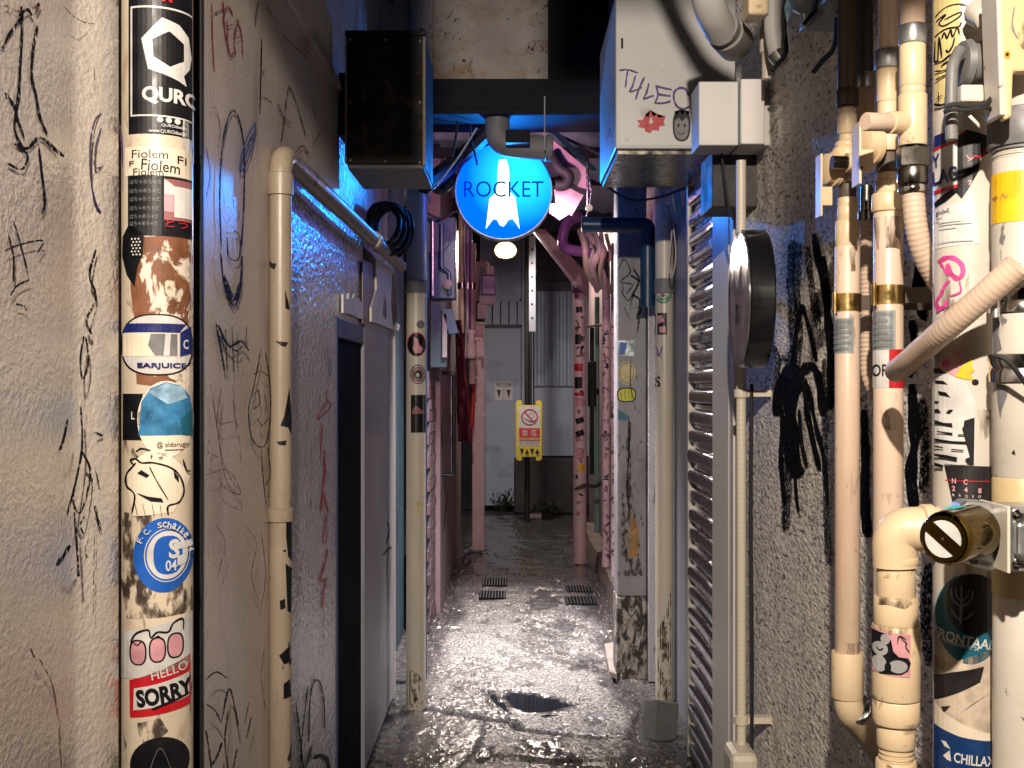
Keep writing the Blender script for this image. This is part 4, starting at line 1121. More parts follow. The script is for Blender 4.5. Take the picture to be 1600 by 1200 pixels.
# perforated white strip and dark pole
ps = thing('perforated_strip', 'white perforated steel strip hanging in front of the far wall', 'strip', P(831, 518, 12.0))
MB().box((xat(826.5, 12), 11.99, zat(518, 12)), (xat(837, 12), 12.01, zat(330, 12))).build('strip', 'strip_paint', ps, smooth=0, bevel=0.002)
decal(ps, 'hole', onface(11.99), [('ell', (831.5, 368 + i * 21.5, 1.7, 1.9), 'ink_black') for i in range(7)], step=0)
dp = thing('dark_pole', 'dark pole rising behind the no smoking board', 'pole', (xat(824, 12.6), 12.6, 0))
MB().tube([(xat(823.5, 12.6), 12.6, -0.05), (xat(823.5, 12.6), 12.6, 3.3)], 0.028, 12).build('pole', 'cable', dp)
MB().tube([(xat(829, 12.5), 12.5, 1.2), (xat(829, 12.5), 12.5, 2.1)], 0.012, 8).build('cable', 'cable', dp)

# no smoking board
ns = thing('no_smoking_board', 'yellow plastic no smoking board hung on the dark pole', 'sign', P(827, 720, 12.4))
NY = 12.4
yo = [(806, 630), (808, 626), (815, 626), (816, 633), (837, 633), (838, 626), (845, 626), (847, 630), (847, 716), (844, 720), (838, 720), (837, 714), (816, 714), (815, 720), (809, 720), (806, 716)]
MB().prism([P(x, y, NY) for x, y in yo], (0, 0.03, 0)).build('board', 'yellow_plastic', ns, smooth=0, bevel=0.004)
tri = [('poly', [(812 + i * 8, 701), (819 + i * 8, 701), (815.5 + i * 8, 709)] if i % 2 == 0 else [(812 + i * 8, 709), (819 + i * 8, 709), (815.5 + i * 8, 701)], 'ink_black') for i in range(4)]
ns_items = [('rect', (810, 634.5, 844, 697), 'print_white'), ('ring', (827.5, 652, 13, 13, 2), 'print_navy'), ('s', [(819, 654), (830, 659), (838, 656)], 'print_navy', 2.2), ('s', [(824, 652), (828, 646), (834, 647)], 'print_grey', 1.6), ('s', [(831, 653), (836, 650)], 'print_grey', 1.6),
    ('poly', [(818, 643.5), (819.5, 642), (837, 660.5), (835.5, 662)], 'print_red'), ('ring', (827.5, 652, 12.2, 12.2, 1.2), 'print_red'), ('rect', (811, 669, 843.5, 683), 'print_red'),
    ('t', '禁', 'print_white', (816, 671.5, 824.5, 681), 0.01), ('t', '煙', 'print_white', (830, 671.5, 838.5, 681), 0.01), ('rect', (811, 684, 843.5, 687.5), 'print_orange'), ('t', 'NO SMOKING', 'print_brownpink', (813, 690, 842, 694), 0.0)] + tri
decal(ns, 'print', onface(NY), ns_items, base=0.002, step=0.0008)
# weeds at the foot of the far wall
def weed(label, c, n, h, s):
    t = thing('weed', label, 'plant', c)
    mb, st = MB(), MB()
    for i in range(n):
        a = random.uniform(0, 6.28)
        r = random.uniform(0.02, s)
        tip = V(c) + V((math.cos(a) * r, math.sin(a) * r * 0.6, random.uniform(0.3, 1) * h))
        st.tube([V(c) + V((math.cos(a) * 0.02, 0, 0)), tip], 0.004, 4)
        for k in range(6):
            b0 = V(c).lerp(tip, random.uniform(0.4, 1.0)) + V((random.uniform(-.03, .03), random.uniform(-.03, .03), 0))
            d = V((random.uniform(-1, 1), random.uniform(-1, 0.4), random.uniform(-0.2, 0.8))).normalized() * random.uniform(0.03, 0.07)
            q = d.cross(V((0.3, 0.2, 1))).normalized() * d.length * 0.35
            mb.add([b0, b0 + d * 0.5 + q, b0 + d, b0 + d * 0.5 - q], [(0, 1, 2, 3)])
    mb.build('leaves', 'leaf', t, smooth=0)
    st.build('stems', 'stem', t)
weed('leafy weed against the foot of the grey door', (xat(785, 14.0), 14.0, -0.05), 26, 0.30, 0.22)
weed('low weed against the black concrete wall', (xat(850, 13.6), 13.6, -0.05), 18, 0.16, 0.3)
weed('small weed right of the black concrete wall foot', (xat(905, 13.5), 13.5, -0.05), 14, 0.15, 0.18)
bt = tag(MB().prism([P(822, 804, 13.0), P(846, 803, 13.0), P(846, 811, 13.0), P(823, 812, 13.0)], (0, 0.12, 0)).build('scrap_block', 'pale_edge', smooth=0, bevel=0.004), 'small pale scrap lying on the dark ground', 'scrap')

# bare bulb lamp at the end
el = thing('wall_lamp', 'lit warm bulb hanging in front of the far end wall', 'lamp', P(790, 395, 11.6))
lp = P(790, 396, 11.6)
bulb = mk('bulb', (0, 0, 0), 0.5, var=0, spec=0.0, emis=(1.0, 0.66, 0.34, 2.6))
MB().lathe(lp - V((0, 0, 0.05)), (0, 0, 1), [(0, 0.02), (0.012, 0.07), (0.04, 0.10), (0.08, 0.115), (0.12, 0.10), (0.15, 0.07), (0.165, 0.03)], 18).build('bulb', 'bulb', el)
MB().lathe(lp + V((0, 0, 0.105)), (0.0, 0.0, 1), [(0, 0.034), (0.06, 0.034), (0.07, 0.02), (0.13, 0.02)], 18).build('socket', 'pale_edge', el)
MB().tube(bez([lp + V((0, 0, 0.18)), lp + V((0, 0, 0.3)), V((xat(823.5, 12.6), 12.6, lp.z + 0.3))], 0.08), 0.014, 10).build('arm', 'steel_dark', el)
ll = light('wall_lamp_light', 'POINT', lp - V((0, 0.13, 0.0)), 150, (1.0, 0.84, 0.72), size=0.06)
ll.parent = el; ll.matrix_parent_inverse = Matrix.Translation(-V(el['_o']))

# diagonal gable board on the right, roof sheets and clutter behind the sign
gb = thing('gable_board', 'sloping pinkish brown roof board with pale edge behind the sign', 'board', P(880, 420, 9.3))
MB().prism([P(836, 364, 9.3), P(846, 352, 9.3), P(920, 430, 9.3), P(918, 462, 9.3), P(900, 448, 9.3)], (0, 0.05, 0)).build('board', 'brown_board', gb, smooth=0)
MB().prism([P(834, 362, 9.28), P(838, 361, 9.28), P(903, 446, 9.28), P(900, 449, 9.28)], (0, 0.07, 0)).build('edge', 'pale_edge', gb, smooth=0)
pk = thing('awning_frame', 'broken pink awning panel hanging right of the glowing sign', 'awning', P(890, 280, 6.42))
MB().prism([P(846, 205, 6.42), P(856, 212, 6.42), P(915, 262, 6.42), P(922, 296, 6.42), P(905, 292, 6.42), P(890, 280, 6.42), P(882, 258, 6.42), P(866, 240, 6.42)], (0, 0.04, 0)).build('panel', 'mauve_board', pk, smooth=0)
MB().prism([P(866, 296, 6.36), P(890, 294, 6.36), P(912, 305, 6.36), P(893, 338, 6.36), P(868, 318, 6.36)], (0, 0.04, 0)).build('flap', 'mauve_board', pk, smooth=0)
MB().prism([P(860, 318, 6.30), P(874, 318, 6.30), P(890, 334, 6.30), P(874, 344, 6.30), P(858, 332, 6.30)], (0, 0.04, 0)).build('trim', 'mauve_board', pk, smooth=0)
MB().tube(crom([P(862, 242, 6.38), P(872, 262, 6.36), P(888, 274, 6.36), P(884, 288, 6.36), P(868, 290, 6.36)], 6), 0.032, 10).build('hose', 'cable', pk)
MB().tube([P(848, 200, 6.6), P(948, 246, 6.6)], 0.009, 8).build('rod', 'cable', pk)
MB().tube([P(860, 200, 6.55), P(930, 268, 6.55)], 0.016, 8).build('rod', 'green_post', pk)
uc = thing('pulley_line', 'pair of thin blue-lit lines with a hook right of the sign', 'line', P(920, 330, 6.2))
MB().tube([P(918, 240, 6.2), P(918, 320, 6.2)], 0.007, 8).build('line', 'steel_dark', uc)
MB().tube([P(918, 264, 6.2), P(924, 300, 6.2), P(920, 325, 6.2)], 0.004, 8).build('line', 'steel_dark', uc)
MB().lathe(P(920, 325, 6.2), (0, -1, 0), [(0, 0.02), (0.015, 0.02)], 12).build('hook', 'steel_dark', uc)
MB().tube([P(920, 325, 6.2), P(916, 340, 6.2)], 0.006, 8).build('pin', 'steel_dark', uc)
# purple bent pipe and pale hoses
bp_ = thing('purple_pipe', 'dark purple bent drain pipe below the broken awning', 'pipe', P(880, 400, 7.4))
MB().tube(bez([P(905, 338, 7.5), P(884, 346, 7.4), P(876, 388, 7.4), P(925, 396, 7.3)], 0.08, 6), 0.034, 14).build('tube', 'pipe_purple', bp_)
for i in range(9):
    x_ = 920 + i * 4.6
    t = tag(MB().tube(crom([P(x_ - 12 + random.uniform(-4, 4), 368 + random.uniform(-8, 8), 7.6), P(x_ + random.uniform(-8, 8), 392 + random.uniform(-8, 8), 7.3), P(x_ - 6 + random.uniform(-6, 6), 420, 7.4), P(930 + i * 3, 452 + random.uniform(-8, 10), 7.7)], 6), random.uniform(0.012, 0.024), 8).build('loose_hose', ['hose', 'cable_pale', 'pipe_pink', 'cable'][i % 4]),
        ['beige', 'pale', 'pink', 'black'][i % 4] + ' twisted loose hose in the tangle beside the grey pillar', 'hose', 'tangled hoses beside the pillar')
# roof sheets overhead (corrugated, catching the blue of the sign)
rf = thing('roof_sheet', 'corrugated roof sheet lit blue behind the beam', 'roof', (0.5, 6.6, 2.9))
vs, fs_ = [], []
nx = 60
for i in range(nx + 1):
    x = -0.80 + 1.70 * i / nx
    z = 3.14 - 0.10 * x + 0.010 * math.sin(i * 1.6)
    vs += [(x, 5.55, z + 0.04), (x, 9.2, z - 0.20)]
fs_ = [(2 * i, 2 * i + 2, 2 * i + 3, 2 * i + 1) for i in range(nx)]
MB().add(vs, fs_).build('sheet', 'roof_sheet', rf)
for y in (6.2, 7.2, 8.2):
    MB().box((-0.78, y, 2.92), (0.85, y + 0.05, 2.98)).build('purlin', 'beam_dark', rf, smooth=0)
tag(MB().box((-0.75, 9.25, 2.75), (1.05, 9.4, 4.5)).build('cross_wall', 'night_wall', smooth=0), 'dark wall above the passage behind the roof sheet', 'wall')

# unseen pink lamp added behind the round sign to light boards and pipes
pl_ = thing('added_pink_lamp', 'unseen pink lamp added behind the round sign for pink light', 'lamp', (sx, 5.70, sz))
MB().box((sx - 0.12, 5.668, sz - 0.02), (sx + 0.12, 5.70, sz + 0.02)).build('housing', 'galvanised', pl_, smooth=0, bevel=0.003)
l3 = light('added_pink_light', 'SPOT', (sx + 0.02, 5.74, sz + 0.03), 50, (1.0, 0.47, 0.62), aim=(0.25, 9.0, 2.05), size=0.05, spot=120, blend=0.7)
l3.parent = pl_; l3.matrix_parent_inverse = Matrix.Translation(-V(pl_['_o']))
# white tube lamp tucked behind the beam, above the sign
tl = thing('tube_lamp', 'tube lamp fixed behind the overhead beam', 'lamp', (0.05, 5.95, 2.93))
MB().box((-0.25, 5.89, 2.935), (0.35, 6.01, 2.97)).build('housing', 'galvanised', tl, smooth=0, bevel=0.004)
l2 = light('tube_lamp_light', 'AREA', (0.05, 5.95, 2.925), 60, (1.0, 0.94, 0.95), aim=(0.02, 6.5, 0.0))
l2.data.shape = 'RECTANGLE'; l2.data.size = 0.5; l2.data.size_y = 0.08; l2.data.spread = math.radians(74)
l2.parent = tl; l2.matrix_parent_inverse = Matrix.Translation(-V(tl['_o']))
rnd = random.Random(3)
# ================================================================ RIGHT SIDE, FAR TO NEAR
cb = MB()
cv = []
for i in range(40):
    y = 5.9 + i * 0.14
    e = 0.685 + 0.018 * nn(V((y * 3, 0, 5)))
    h = 0.13 + 0.02 * nn(V((y * 2, 3, 5)))
    cv += [(e - 0.012, y, -0.03), (e + 0.01, y, h * 0.9), (e + 0.04, y, h), (1.1, y, h)]
cb.add(cv, [(i * 4 + j, i * 4 + j + 1, (i + 1) * 4 + j + 1, (i + 1) * 4 + j) for i in range(39) for j in range(3)])
o = cb.build('kerb', 'curb_stone'); o['kind'] = 'structure'
wall('side_wall', 'dim wall behind the pink pipes on the right', MB().box((0.80, 6.35, -0.05), (0.95, 12.0, 3.4)), 'pink_wall', smooth=0)
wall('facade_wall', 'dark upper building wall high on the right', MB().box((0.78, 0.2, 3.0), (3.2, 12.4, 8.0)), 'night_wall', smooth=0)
# pink pipe with stickers
pkp, fpk = vpipe('pink_pipe', 'pink pipe covered in tiny stickers standing near the drain grates', 906, 9.65, 0.056, 0.0, 2.42, 'pipe_pink', collars=[(2.26, 2.36, 0.012, 'pipe_purple')])
def tiny(x, y, w, h, m, rot=0):
    c = (x, y)
    return ('poly', [rot2(q, c, math.radians(rot)) for q in [(x - w / 2, y - h / 2), (x + w / 2, y - h / 2), (x + w / 2, y + h / 2), (x - w / 2, y + h / 2)]], m)
for it in [tiny(905, 484, 10, 9, IK), tiny(903, 530, 9, 16, IK), tiny(904, 574, 13, 12, 'print_red'), tiny(904, 598, 12, 18, IK), tiny(905, 616, 15, 5, 'print_red'), tiny(907, 628, 14, 12, 'print_pink'),
           tiny(906, 657, 13, 9, IK, -20), tiny(906, 677, 13, 9, IK, -18), tiny(908, 731, 11, 11, 'print_yellow'), tiny(906, 708, 11, 14, 'print_pink'), tiny(902, 462, 8, 8, 'print_brownpink')]:
    stick(pkp, fpk, [it], cell=3)
for k in range(26):
    y_ = 455 + k * 14.5 + rnd.uniform(-4, 4)
    stick(pkp, fpk, [tiny(906 + rnd.uniform(-6, 5), y_, rnd.uniform(3, 9), rnd.uniform(3, 9), rnd.choice(['ink_black', 'print_white', 'print_brownpink', 'ink_black', 'print_midgrey', 'print_pink']), rnd.uniform(-25, 25))], cell=3, base=0.0004)
decal(pkp, 'sticker', fpk, [('s', [(899, 545), (908, 543), (906, 556), (900, 556)], IK, 3), ('s', [(900, 500), (904, 508), (899, 514)], IK, 2), ('s', [(902, 700), (910, 702), (910, 716), (901, 716)], 'print_magenta', 1.5)])
gp_, _ = vpipe('green_pipe', 'thin mint green pipe behind the pink sticker pipe', 933, 10.6, 0.026, 0.12, 2.3, 'green_post', collars=[(1.4, 1.46, 0.008, 'cable', 'clamp')])
bkp, _ = vpipe('black_pipe', 'thin black cable pipe between pink and green pipes', 925, 10.2, 0.020, 0.7, 2.0, 'cable', collars=[(1.3, 1.7, 0.02, 'cable', 'sleeve')])
m1, f1 = vpipe('marked_pipe', 'pink pipe with black marker scribbles beside the grey pillar', 947, 8.7, 0.030, 0.12, 2.5, 'pipe_pink_marked', collars=[(1.1, 1.13, 0.006, 'pipe_dirtygrey', 'clamp'), (1.9, 1.95, 0.006)])
m2, f2 = vpipe('pale_pipe', 'pale scribbled pipe touching the grey pillar', 961, 8.2, 0.030, 0.12, 2.5, 'pipe_pink_marked', collars=[(1.0, 1.03, 0.006, 'pipe_dirtygrey', 'clamp'), (1.2, 1.25, 0.006)])
for p_, f_, c_ in ((m1, f1, 947), (m2, f2, 961)):
    decal(p_, 'graffiti', f_, [('s', [(c_ + rnd.uniform(-5, 5), y + rnd.uniform(0, 12)) for _ in range(rnd.choice((2, 3, 4)))], rnd.choice((IK, IK, 'print_midgrey', 'print_brownpink')), rnd.uniform(1.2, 3.4)) for y in range(500, 868, 13)])
brk = thing('pipe_bracket', 'thin metal bracket tying the pink and green pipes', 'bracket', P(925, 510, 9.5))
MB().tube([P(900, 512, 9.55), P(940, 508, 9.9)], 0.010, 8).build('bar', 'steel_dark', brk)
br2 = thing('rusty_bracket', 'rusty bracket low between the pink pipes', 'bracket', P(925, 758, 9.5))
MB().tube(crom([P(898, 763, 9.5), P(915, 758, 9.5), P(930, 760, 9.4), P(945, 752, 9.2), P(950, 765, 8.8)], 5), 0.016, 8).build('bar', 'iron_brown', br2)

# grey pillar with rotted foot
pl = thing('concrete_pillar', 'stained grey concrete pillar with black rotted foot', 'pillar', (0.61, 6.0, 0))
x0, x1 = 0.535, 0.685
MB().box((x0, 5.86, 0.42), (x1, 6.06, 3.0)).build('upper_shaft', 'pillar_paint', pl, smooth=0, bevel=0.008)
MB().box((x0 - 0.003, 5.857, -0.03), (x1 + 0.002, 6.062, 0.418)).build('foot', 'pillar_rot', pl, smooth=0, bevel=0.008)
fp = onface(5.86)
decal(pl, 'graffiti', fp, [('s', pts, K, w) for pts, w in [([(967, 420), (975, 405), (985, 425), (970, 440), (988, 445), (978, 460)], 2.2), ([(985, 430), (998, 440), (990, 460), (1000, 470), (995, 500)], 4), ([(990, 420), (1003, 450), (996, 520)], 3.5), ([(970, 455), (982, 470), (990, 455), (985, 478)], 2.2), ([(975, 480), (985, 500)], 2), ([(982, 650), (983, 700), (980, 760), (983, 800)], 3), ([(986, 560), (985, 600), (990, 625)], 1.8)]])
stick(pl, fp, [('rect', (966, 532, 991, 556), 'print_silver'), ('poly', [(968, 534), (980, 536), (976, 554), (967, 552)], 'print_blue')], cell=None)
stick(pl, fp, [('ell', (979, 583, 14, 18), 'print_straw'), ('ring', (979, 583, 12, 16, 1.5), 'print_midgrey')], cell=None)
stick(pl, fp, [('ell', (979, 617, 15, 11.5, 3), IK), ('ell', (979, 617, 13, 9.5, 3), 'print_lime'), ('s', [(970, 612), (971, 624)], IK, 1.5), ('s', [(976, 611), (977, 624)], IK, 1.5), ('s', [(982, 611), (984, 623)], IK, 1.5), ('s', [(988, 612), (986, 624)], IK, 1.5)], cell=None)
stick(pl, fp, [('poly', [(966, 640), (982, 650), (978, 658), (966, 655)], 'print_teal')], cell=None)
decal(pl, 'rot_stain', fp, [('poly', [(972, 770), (985, 740), (990, 790), (1000, 850), (1004, 900), (970, 900), (970, 850)], 'peel_black'), ('poly', [(978, 690), (986, 650), (986, 780), (979, 800)], 'peel_black'), ('poly', [(985, 800), (998, 825), (996, 870), (982, 872)], 'paint_scrap')], base=0.0005)
gs = tag(MB().box((0.688, 5.80, 0.0), (0.735, 6.3, 2.12)).build('glitter_strip', 'plaster_glitter', smooth=0, bevel=0.003), 'sparkling silver-grey wall strip between pillar and pipe', 'wall')
# white pipe on the right
rp4, f4 = vpipe('downpipe', 'white downpipe with green eye sticker next to the roller shutter', 1038, 5.49, 0.0430, -0.02, 2.35, 'pipe_cream', collars=[(1.93, 2.0, 0.006, 'pipe_dirtygrey', 'collar')])
decal(rp4, 'grime', f4, [('poly', [(1020, 1000), (1040, 960), (1052, 900), (1053, 1096), (1022, 1096)], 'peel_black')], cell=4, base=0.0003)
stick(rp4, f4, [('ell', (1036, 459, 13.5, 15.5), 'print_green'), ('ring', (1036, 459, 11, 12.5, 1.2), 'print_cream'), ('ell', (1036, 460, 8.5, 6), 'print_cream'), ('ell', (1036, 460, 4, 4.6), IK)], 'round green sticker with an eye', cell=4)
stick(rp4, f4, [('rect', (1023, 489, 1042, 523), IK), ('poly', [(1027, 494), (1034, 492), (1038, 502), (1028, 506)], 'print_pink'), ('rect', (1030, 510, 1040, 520), 'print_pink')], cell=4)
stick(rp4, f4, [('s', [(1026, 542), (1030, 556), (1035, 540)], 'ink_purple', 2), ('s', [(1034, 545), (1036, 580)], 'print_midgrey', 1.2), ('s', [(1023, 552), (1036, 560)], 'ink_purple', 2)], cell=4)
stick(rp4, f4, [('t', 'S', IK, (1023, 588, 1032, 605), 0.03)], cell=4)
# horizontal teal pipe across pillar
tp2 = thing('teal_pipe', 'dark teal horizontal pipe across the pillar top', 'pipe', P(950, 352, 5.6))
MB().tube([P(916, 351, 5.6), P(1003, 352, 5.6)], 0.037, 18).build('tube', 'pipe_teal', tp2)
MB().lathe(P(917, 351, 5.6), (-1, 0, 0), [(0, 0.041), (0.02, 0.041), (0.026, 0.03)], 18).build('cap', 'pipe_teal', tp2)
MB().tube(bez([P(1000, 352, 5.6), P(1012, 352, 5.6), P(1012, 480, 5.6)], 0.05), 0.036, 16).build('bend', 'pipe_teal', tp2)
# wall and hanging stuff beside shutter
wall('grey_side_wall', 'blue-grey wall strip left of the roller shutter', MB().box((0.775, 4.70, -0.03), (0.9, 6.34, 3.0)), 'grey_panel', smooth=0)
for i, (xa, xb) in enumerate([(1027, 1033), (1043, 1046), (1050, 1062)]):
    t = tag(MB().prism([P(xa, 296, 5.2), P(xb, 296, 5.2), P(xb + 9 + i, 342 + i * 4, 5.2), P(xa + 9, 345, 5.2)], (0, 0.01, 0)).build('plastic_strip', 'roof_sheet', smooth=0), 'blue-lit plastic strip hanging under the grey cabinet', 'strip', 'plastic strips under the cabinet')
cable('hanging_wire', 'pale looped wire hanging beside the shutter', [(1052, 350, 5.2), (1056, 400, 5.2), (1050, 432, 5.2), (1046, 415, 5.2), (1050, 360, 5.2)], 0.003, 'cable_pale')

# roller shutter
XS = 0.72
sh = thing('roller_shutter', 'dented metal roller shutter with horizontal slats', 'shutter', (XS, 4.33, 0))
sl = MB()
pf = [(XS + 0.012, -0.002), (XS + 0.004, 0.001), (XS - 0.007, 0.006), (XS - 0.0082, 0.012), (XS - 0.0085, 0.030), (XS - 0.0075, 0.042), (XS - 0.003, 0.050), (XS + 0.003, 0.055), (XS + 0.010, 0.059), (XS + 0.0125, 0.064), (XS + 0.0125, 0.077)]
ysl = [4.055, 4.2, 4.35, 4.5, 4.63]
vs = [(x + 0.0025 * math.sin(y * 9), y, z) for y in ysl for x, z in pf]
m_ = len(pf)
sl.add(vs, [(i * m_ + j, i * m_ + j + 1, (i + 1) * m_ + j + 1, (i + 1) * m_ + j) for i in range(len(ysl) - 1) for j in range(m_ - 1)])
so = sl.build('slat', 'shutter_metal', sh, smooth=60)
for k in range(31):
    q = so if k == 0 else so.copy()
    if k:
        COL.objects.link(q)
    q.location = (random.uniform(-0.003, 0.003), 0, 0.01 + k * 0.0785)
    q.rotation_euler = (random.uniform(-0.0008, 0.0008), 0, random.uniform(-0.0005, 0.0005))
MB().box((XS - 0.014, 4.632, 0), (XS + 0.05, 4.665, 2.45)).build('guide_rail', 'aluminium', sh, smooth=0, bevel=0.003)
MB().box((XS - 0.012, 4.03, 0), (XS + 0.05, 4.052, 2.45)).build('guide_rail', 'steel_dark', sh, smooth=0, bevel=0.003)
MB().box((XS + 0.03, 4.03, 0), (XS + 0.06, 4.65, 2.6)).build('backing', 'night_wall', sh, smooth=0)
jb = thing('shutter_jamb', 'pale aluminium jamb panel right of the roller shutter', 'jamb', (XS, 3.85, 0))
MB().prism([(0.742, 3.70, 0), (0.700, 4.0285, 0), (0.78, 4.0285, 0), (0.78, 3.70, 0)], (0, 0, 2.4)).build('panel', 'jamb_paint', jb, smooth=0, bevel=0.003)
MB().prism([(0.722, 3.84, 0), (0.7185, 3.865, 0), (0.74, 3.868, 0), (0.745, 3.842, 0)], (0, 0, 2.39)).build('bead', 'jamb_paint', jb, smooth=0, bevel=0.002)
MB().box((XS - 0.016, 3.668, 0.0), (XS + 0.05, 3.699, 2.4)).build('edge_rail', 'jamb_paint', jb, smooth=0, bevel=0.004)
# black gap cable behind conduit; conduit
cd = thing('wall_conduit', 'thin cream corrugated conduit clipped beside the shutter jamb', 'conduit', (xat(1158, 3.3), 3.3, 0))
cX = xat(1158, 3.3)
pth, rad = ribbed([(cX, 3.3, 0.12), (cX, 3.3, 2.14)], 0.0145, 0.014, 0.0007)
MB().tube(pth, rad, 12).build('hose', 'pipe_cream', cd)
for z in (zat(622, 3.28), zat(1135, 3.28)):
    MB().lathe((cX, 3.3, z), (0, 0, 1), [(0, 0.017), (0.002, 0.021), (0.024, 0.021), (0.026, 0.017)], 14).build('clip', 'pipe_cream', cd)
    MB().box((cX, 3.29, z + 0.004), (0.742, 3.32, z + 0.022)).build('clip_foot', 'pipe_cream', cd, smooth=0)
MB().tube(crom([(cX + 0.026, 3.285, 0.1), (cX + 0.028, 3.285, 0.7), (cX + 0.025, 3.285, 1.1), (cX + 0.027, 3.285, 1.5)], 8), 0.0055, 8).build('cable', 'cable', cd)
eb = tag(MB().box((xat(1141, 3.22), 3.2, 0.2), (xat(1184, 3.22), 3.34, 0.47), ).build('outlet_box', 'pipe_cream', smooth=0, bevel=0.02), 'rounded cream outlet box at the conduit foot', 'box')

# stucco wall
XW = 0.742
mb = MB()
ny, nz = 120, 150
sv = []
for i in range(ny + 1):
    y = 0.9 + (3.66 - 0.9) * i / ny
    for j in range(nz + 1):
        z = 3.0 * j / nz
        d = 0.008 * nn(V((y * 5, z * 0.8, 1))) + 0.004 * nn(V((y * 16, z * 5, 2))) + 0.0018 * nn(V((y * 50, z * 45, 2)))
        sv.append((0.715 + (3.66 - y) * 0.07 + d, y, z))
mb.add(sv, [(i * (nz + 1) + j, i * (nz + 1) + j + 1, (i + 1) * (nz + 1) + j + 1, (i + 1) * (nz + 1) + j) for i in range(ny) for j in range(nz)])
st = wall('stucco_wall', 'rough stucco wall with black spray graffiti behind the beige pipes', mb, 'stucco', smooth=80)
def fst(px, py, off):
    X = XW
    for _ in range(5):
        Y = X * F / (px - 800)
        z = zat(py, Y)
        X = 0.715 + (3.66 - Y) * 0.07 + 0.008 * nn(V((Y * 5, z * 0.8, 1))) + 0.004 * nn(V((Y * 16, z * 5, 2))) - 0.0025
    return V((X - off, Y, z))
S1, S2 = 'spray_black', 'spray_fade'
decal(st, 'graffiti', fst, [
    ('s', [(1238, 375), (1236, 440), (1240, 520), (1236, 575)], S2, 17.6), ('s', [(1252, 478), (1243, 530), (1238, 580)], S1, 9.5), ('s', [(1254, 475), (1264, 510), (1276, 565)], S1, 8.1),
    ('s', [(1272, 365), (1283, 430), (1296, 500), (1302, 560)], S1, 12.2), ('s', [(1262, 385), (1268, 440), (1280, 520)], S2, 13.5), ('s', [(1214, 650), (1220, 600), (1238, 575), (1248, 590), (1240, 625)], S1, 20.2),
    ('s', [(1236, 590), (1236, 660), (1240, 720), (1250, 745)], S1, 29.7), ('s', [(1228, 600), (1230, 680), (1230, 760), (1228, 830)], S2, 18.9), ('s', [(1246, 605), (1256, 580), (1268, 572), (1280, 590), (1288, 650)], S1, 16.2),
    ('s', [(1258, 590), (1262, 640), (1272, 690), (1282, 735)], S1, 10.8), ('s', [(1250, 640), (1254, 690), (1262, 730)], S1, 8.1), ('s', [(1290, 560), (1290, 680), (1293, 800), (1296, 880)], S2, 13.5),
    ('s', [(1250, 380), (1246, 440), (1250, 520), (1244, 600)], S2, 16), ('s', [(1288, 400), (1294, 480), (1300, 560), (1298, 640)], S1, 14), ('s', [(1224, 640), (1222, 720), (1228, 790)], S1, 9), ('s', [(1264, 600), (1276, 660), (1290, 720), (1296, 790)], S1, 8), ('s', [(1212, 540), (1216, 570), (1210, 610)], S2, 10.8), ('s', [(1242, 700), (1246, 770), (1250, 800)], S1, 6.8), ('s', [(1228, 800), (1227, 822)], S1, 6.8), ('s', [(1218, 560), (1232, 560)], S2, 21.6)], base=0.0006, step=0.0002)
decal(st, 'graffiti', fst, [('s', [(1350, 640), (1352, 720), (1350, 780), (1356, 840)], S1, 17.6), ('s', [(1425, 600), (1430, 680), (1424, 740), (1430, 800)], S1, 21.6), ('s', [(1440, 620), (1445, 700), (1442, 770)], S2, 16.2), ('s', [(1425, 500), (1430, 550), (1422, 590)], S1, 16.2), ('s', [(1450, 880), (1446, 960), (1452, 1040)], S2, 18.9), ('s', [(1440, 400), (1435, 450), (1444, 500)], S1, 18.9)], base=0.0006, step=0.0002)

# big grey cabinet with tag
gc = thing('cable_cabinet', 'large grey cabinet with purple tag and maple leaf sticker, high on the wall', 'cabinet', (0.55, 4.3, 2.3))
x0, x1 = xat(962, 4.0), 0.78
z0, z1 = zat(232, 4.0), zat(14, 4.0)
MB().box((x0, 4.0, z0), (x1, 4.72, z1 + 0.05)).build('body', 'cabinet_grey', gc, smooth=0, bevel=0.006)
MB().box((x0 + 0.01, 4.03, z0 - 0.014), (x1, 4.71, z0 - 0.001)).build('bottom_plate', 'steel_dark', gc, smooth=0)
for px_, py_ in ((1036, 102), (1087, 100), (979, 218)):
    MB().lathe(P(px_, py_, 4.0), (0, -1, 0), [(0, 0.008), (0.003, 0.008), (0.006, 0.004)], 12).build('bolt', 'cabinet_light', gc)
MB().box((x0 + 0.012, 3.9975, z0 + 0.010), (x1 - 0.02, 3.9995, z1 + 0.03)).build('front_cover', 'cabinet_grey', gc, smooth=0, bevel=0.001)
MB().tube([P(972, 60, 3.998), P(972, 76, 3.998)], 0.004, 8).build('hinge', 'steel_dark', gc)
fc = onface(3.9972)
U = 'ink_purple'
decal(gc, 'graffiti', fc, [('s', [(967, 110), (981, 109), (997, 114)], U, 3.6), ('s', [(981, 109), (979, 122), (977, 137)], U, 3.6), ('s', [(993, 118), (988, 135), (984, 143), (996, 140), (1003, 136)], U, 3.8), ('s', [(1007, 120), (998, 140), (993, 156)], U, 3.8),
    ('s', [(1014, 130), (1010, 145), (1006, 154), (1016, 151), (1022, 149)], U, 3.8), ('s', [(1025, 133), (1028, 148), (1023, 162)], U, 3.8), ('s', [(1025, 134), (1035, 137), (1050, 140)], U, 3.8), ('s', [(1028, 147), (1040, 149), (1048, 150)], U, 3.8), ('s', [(1023, 161), (1036, 161), (1048, 158)], U, 3.8),
    ('s', [(1076, 150), (1072, 140), (1063, 137), (1054, 143), (1053, 155), (1058, 166), (1068, 170), (1078, 166)], U, 4)])
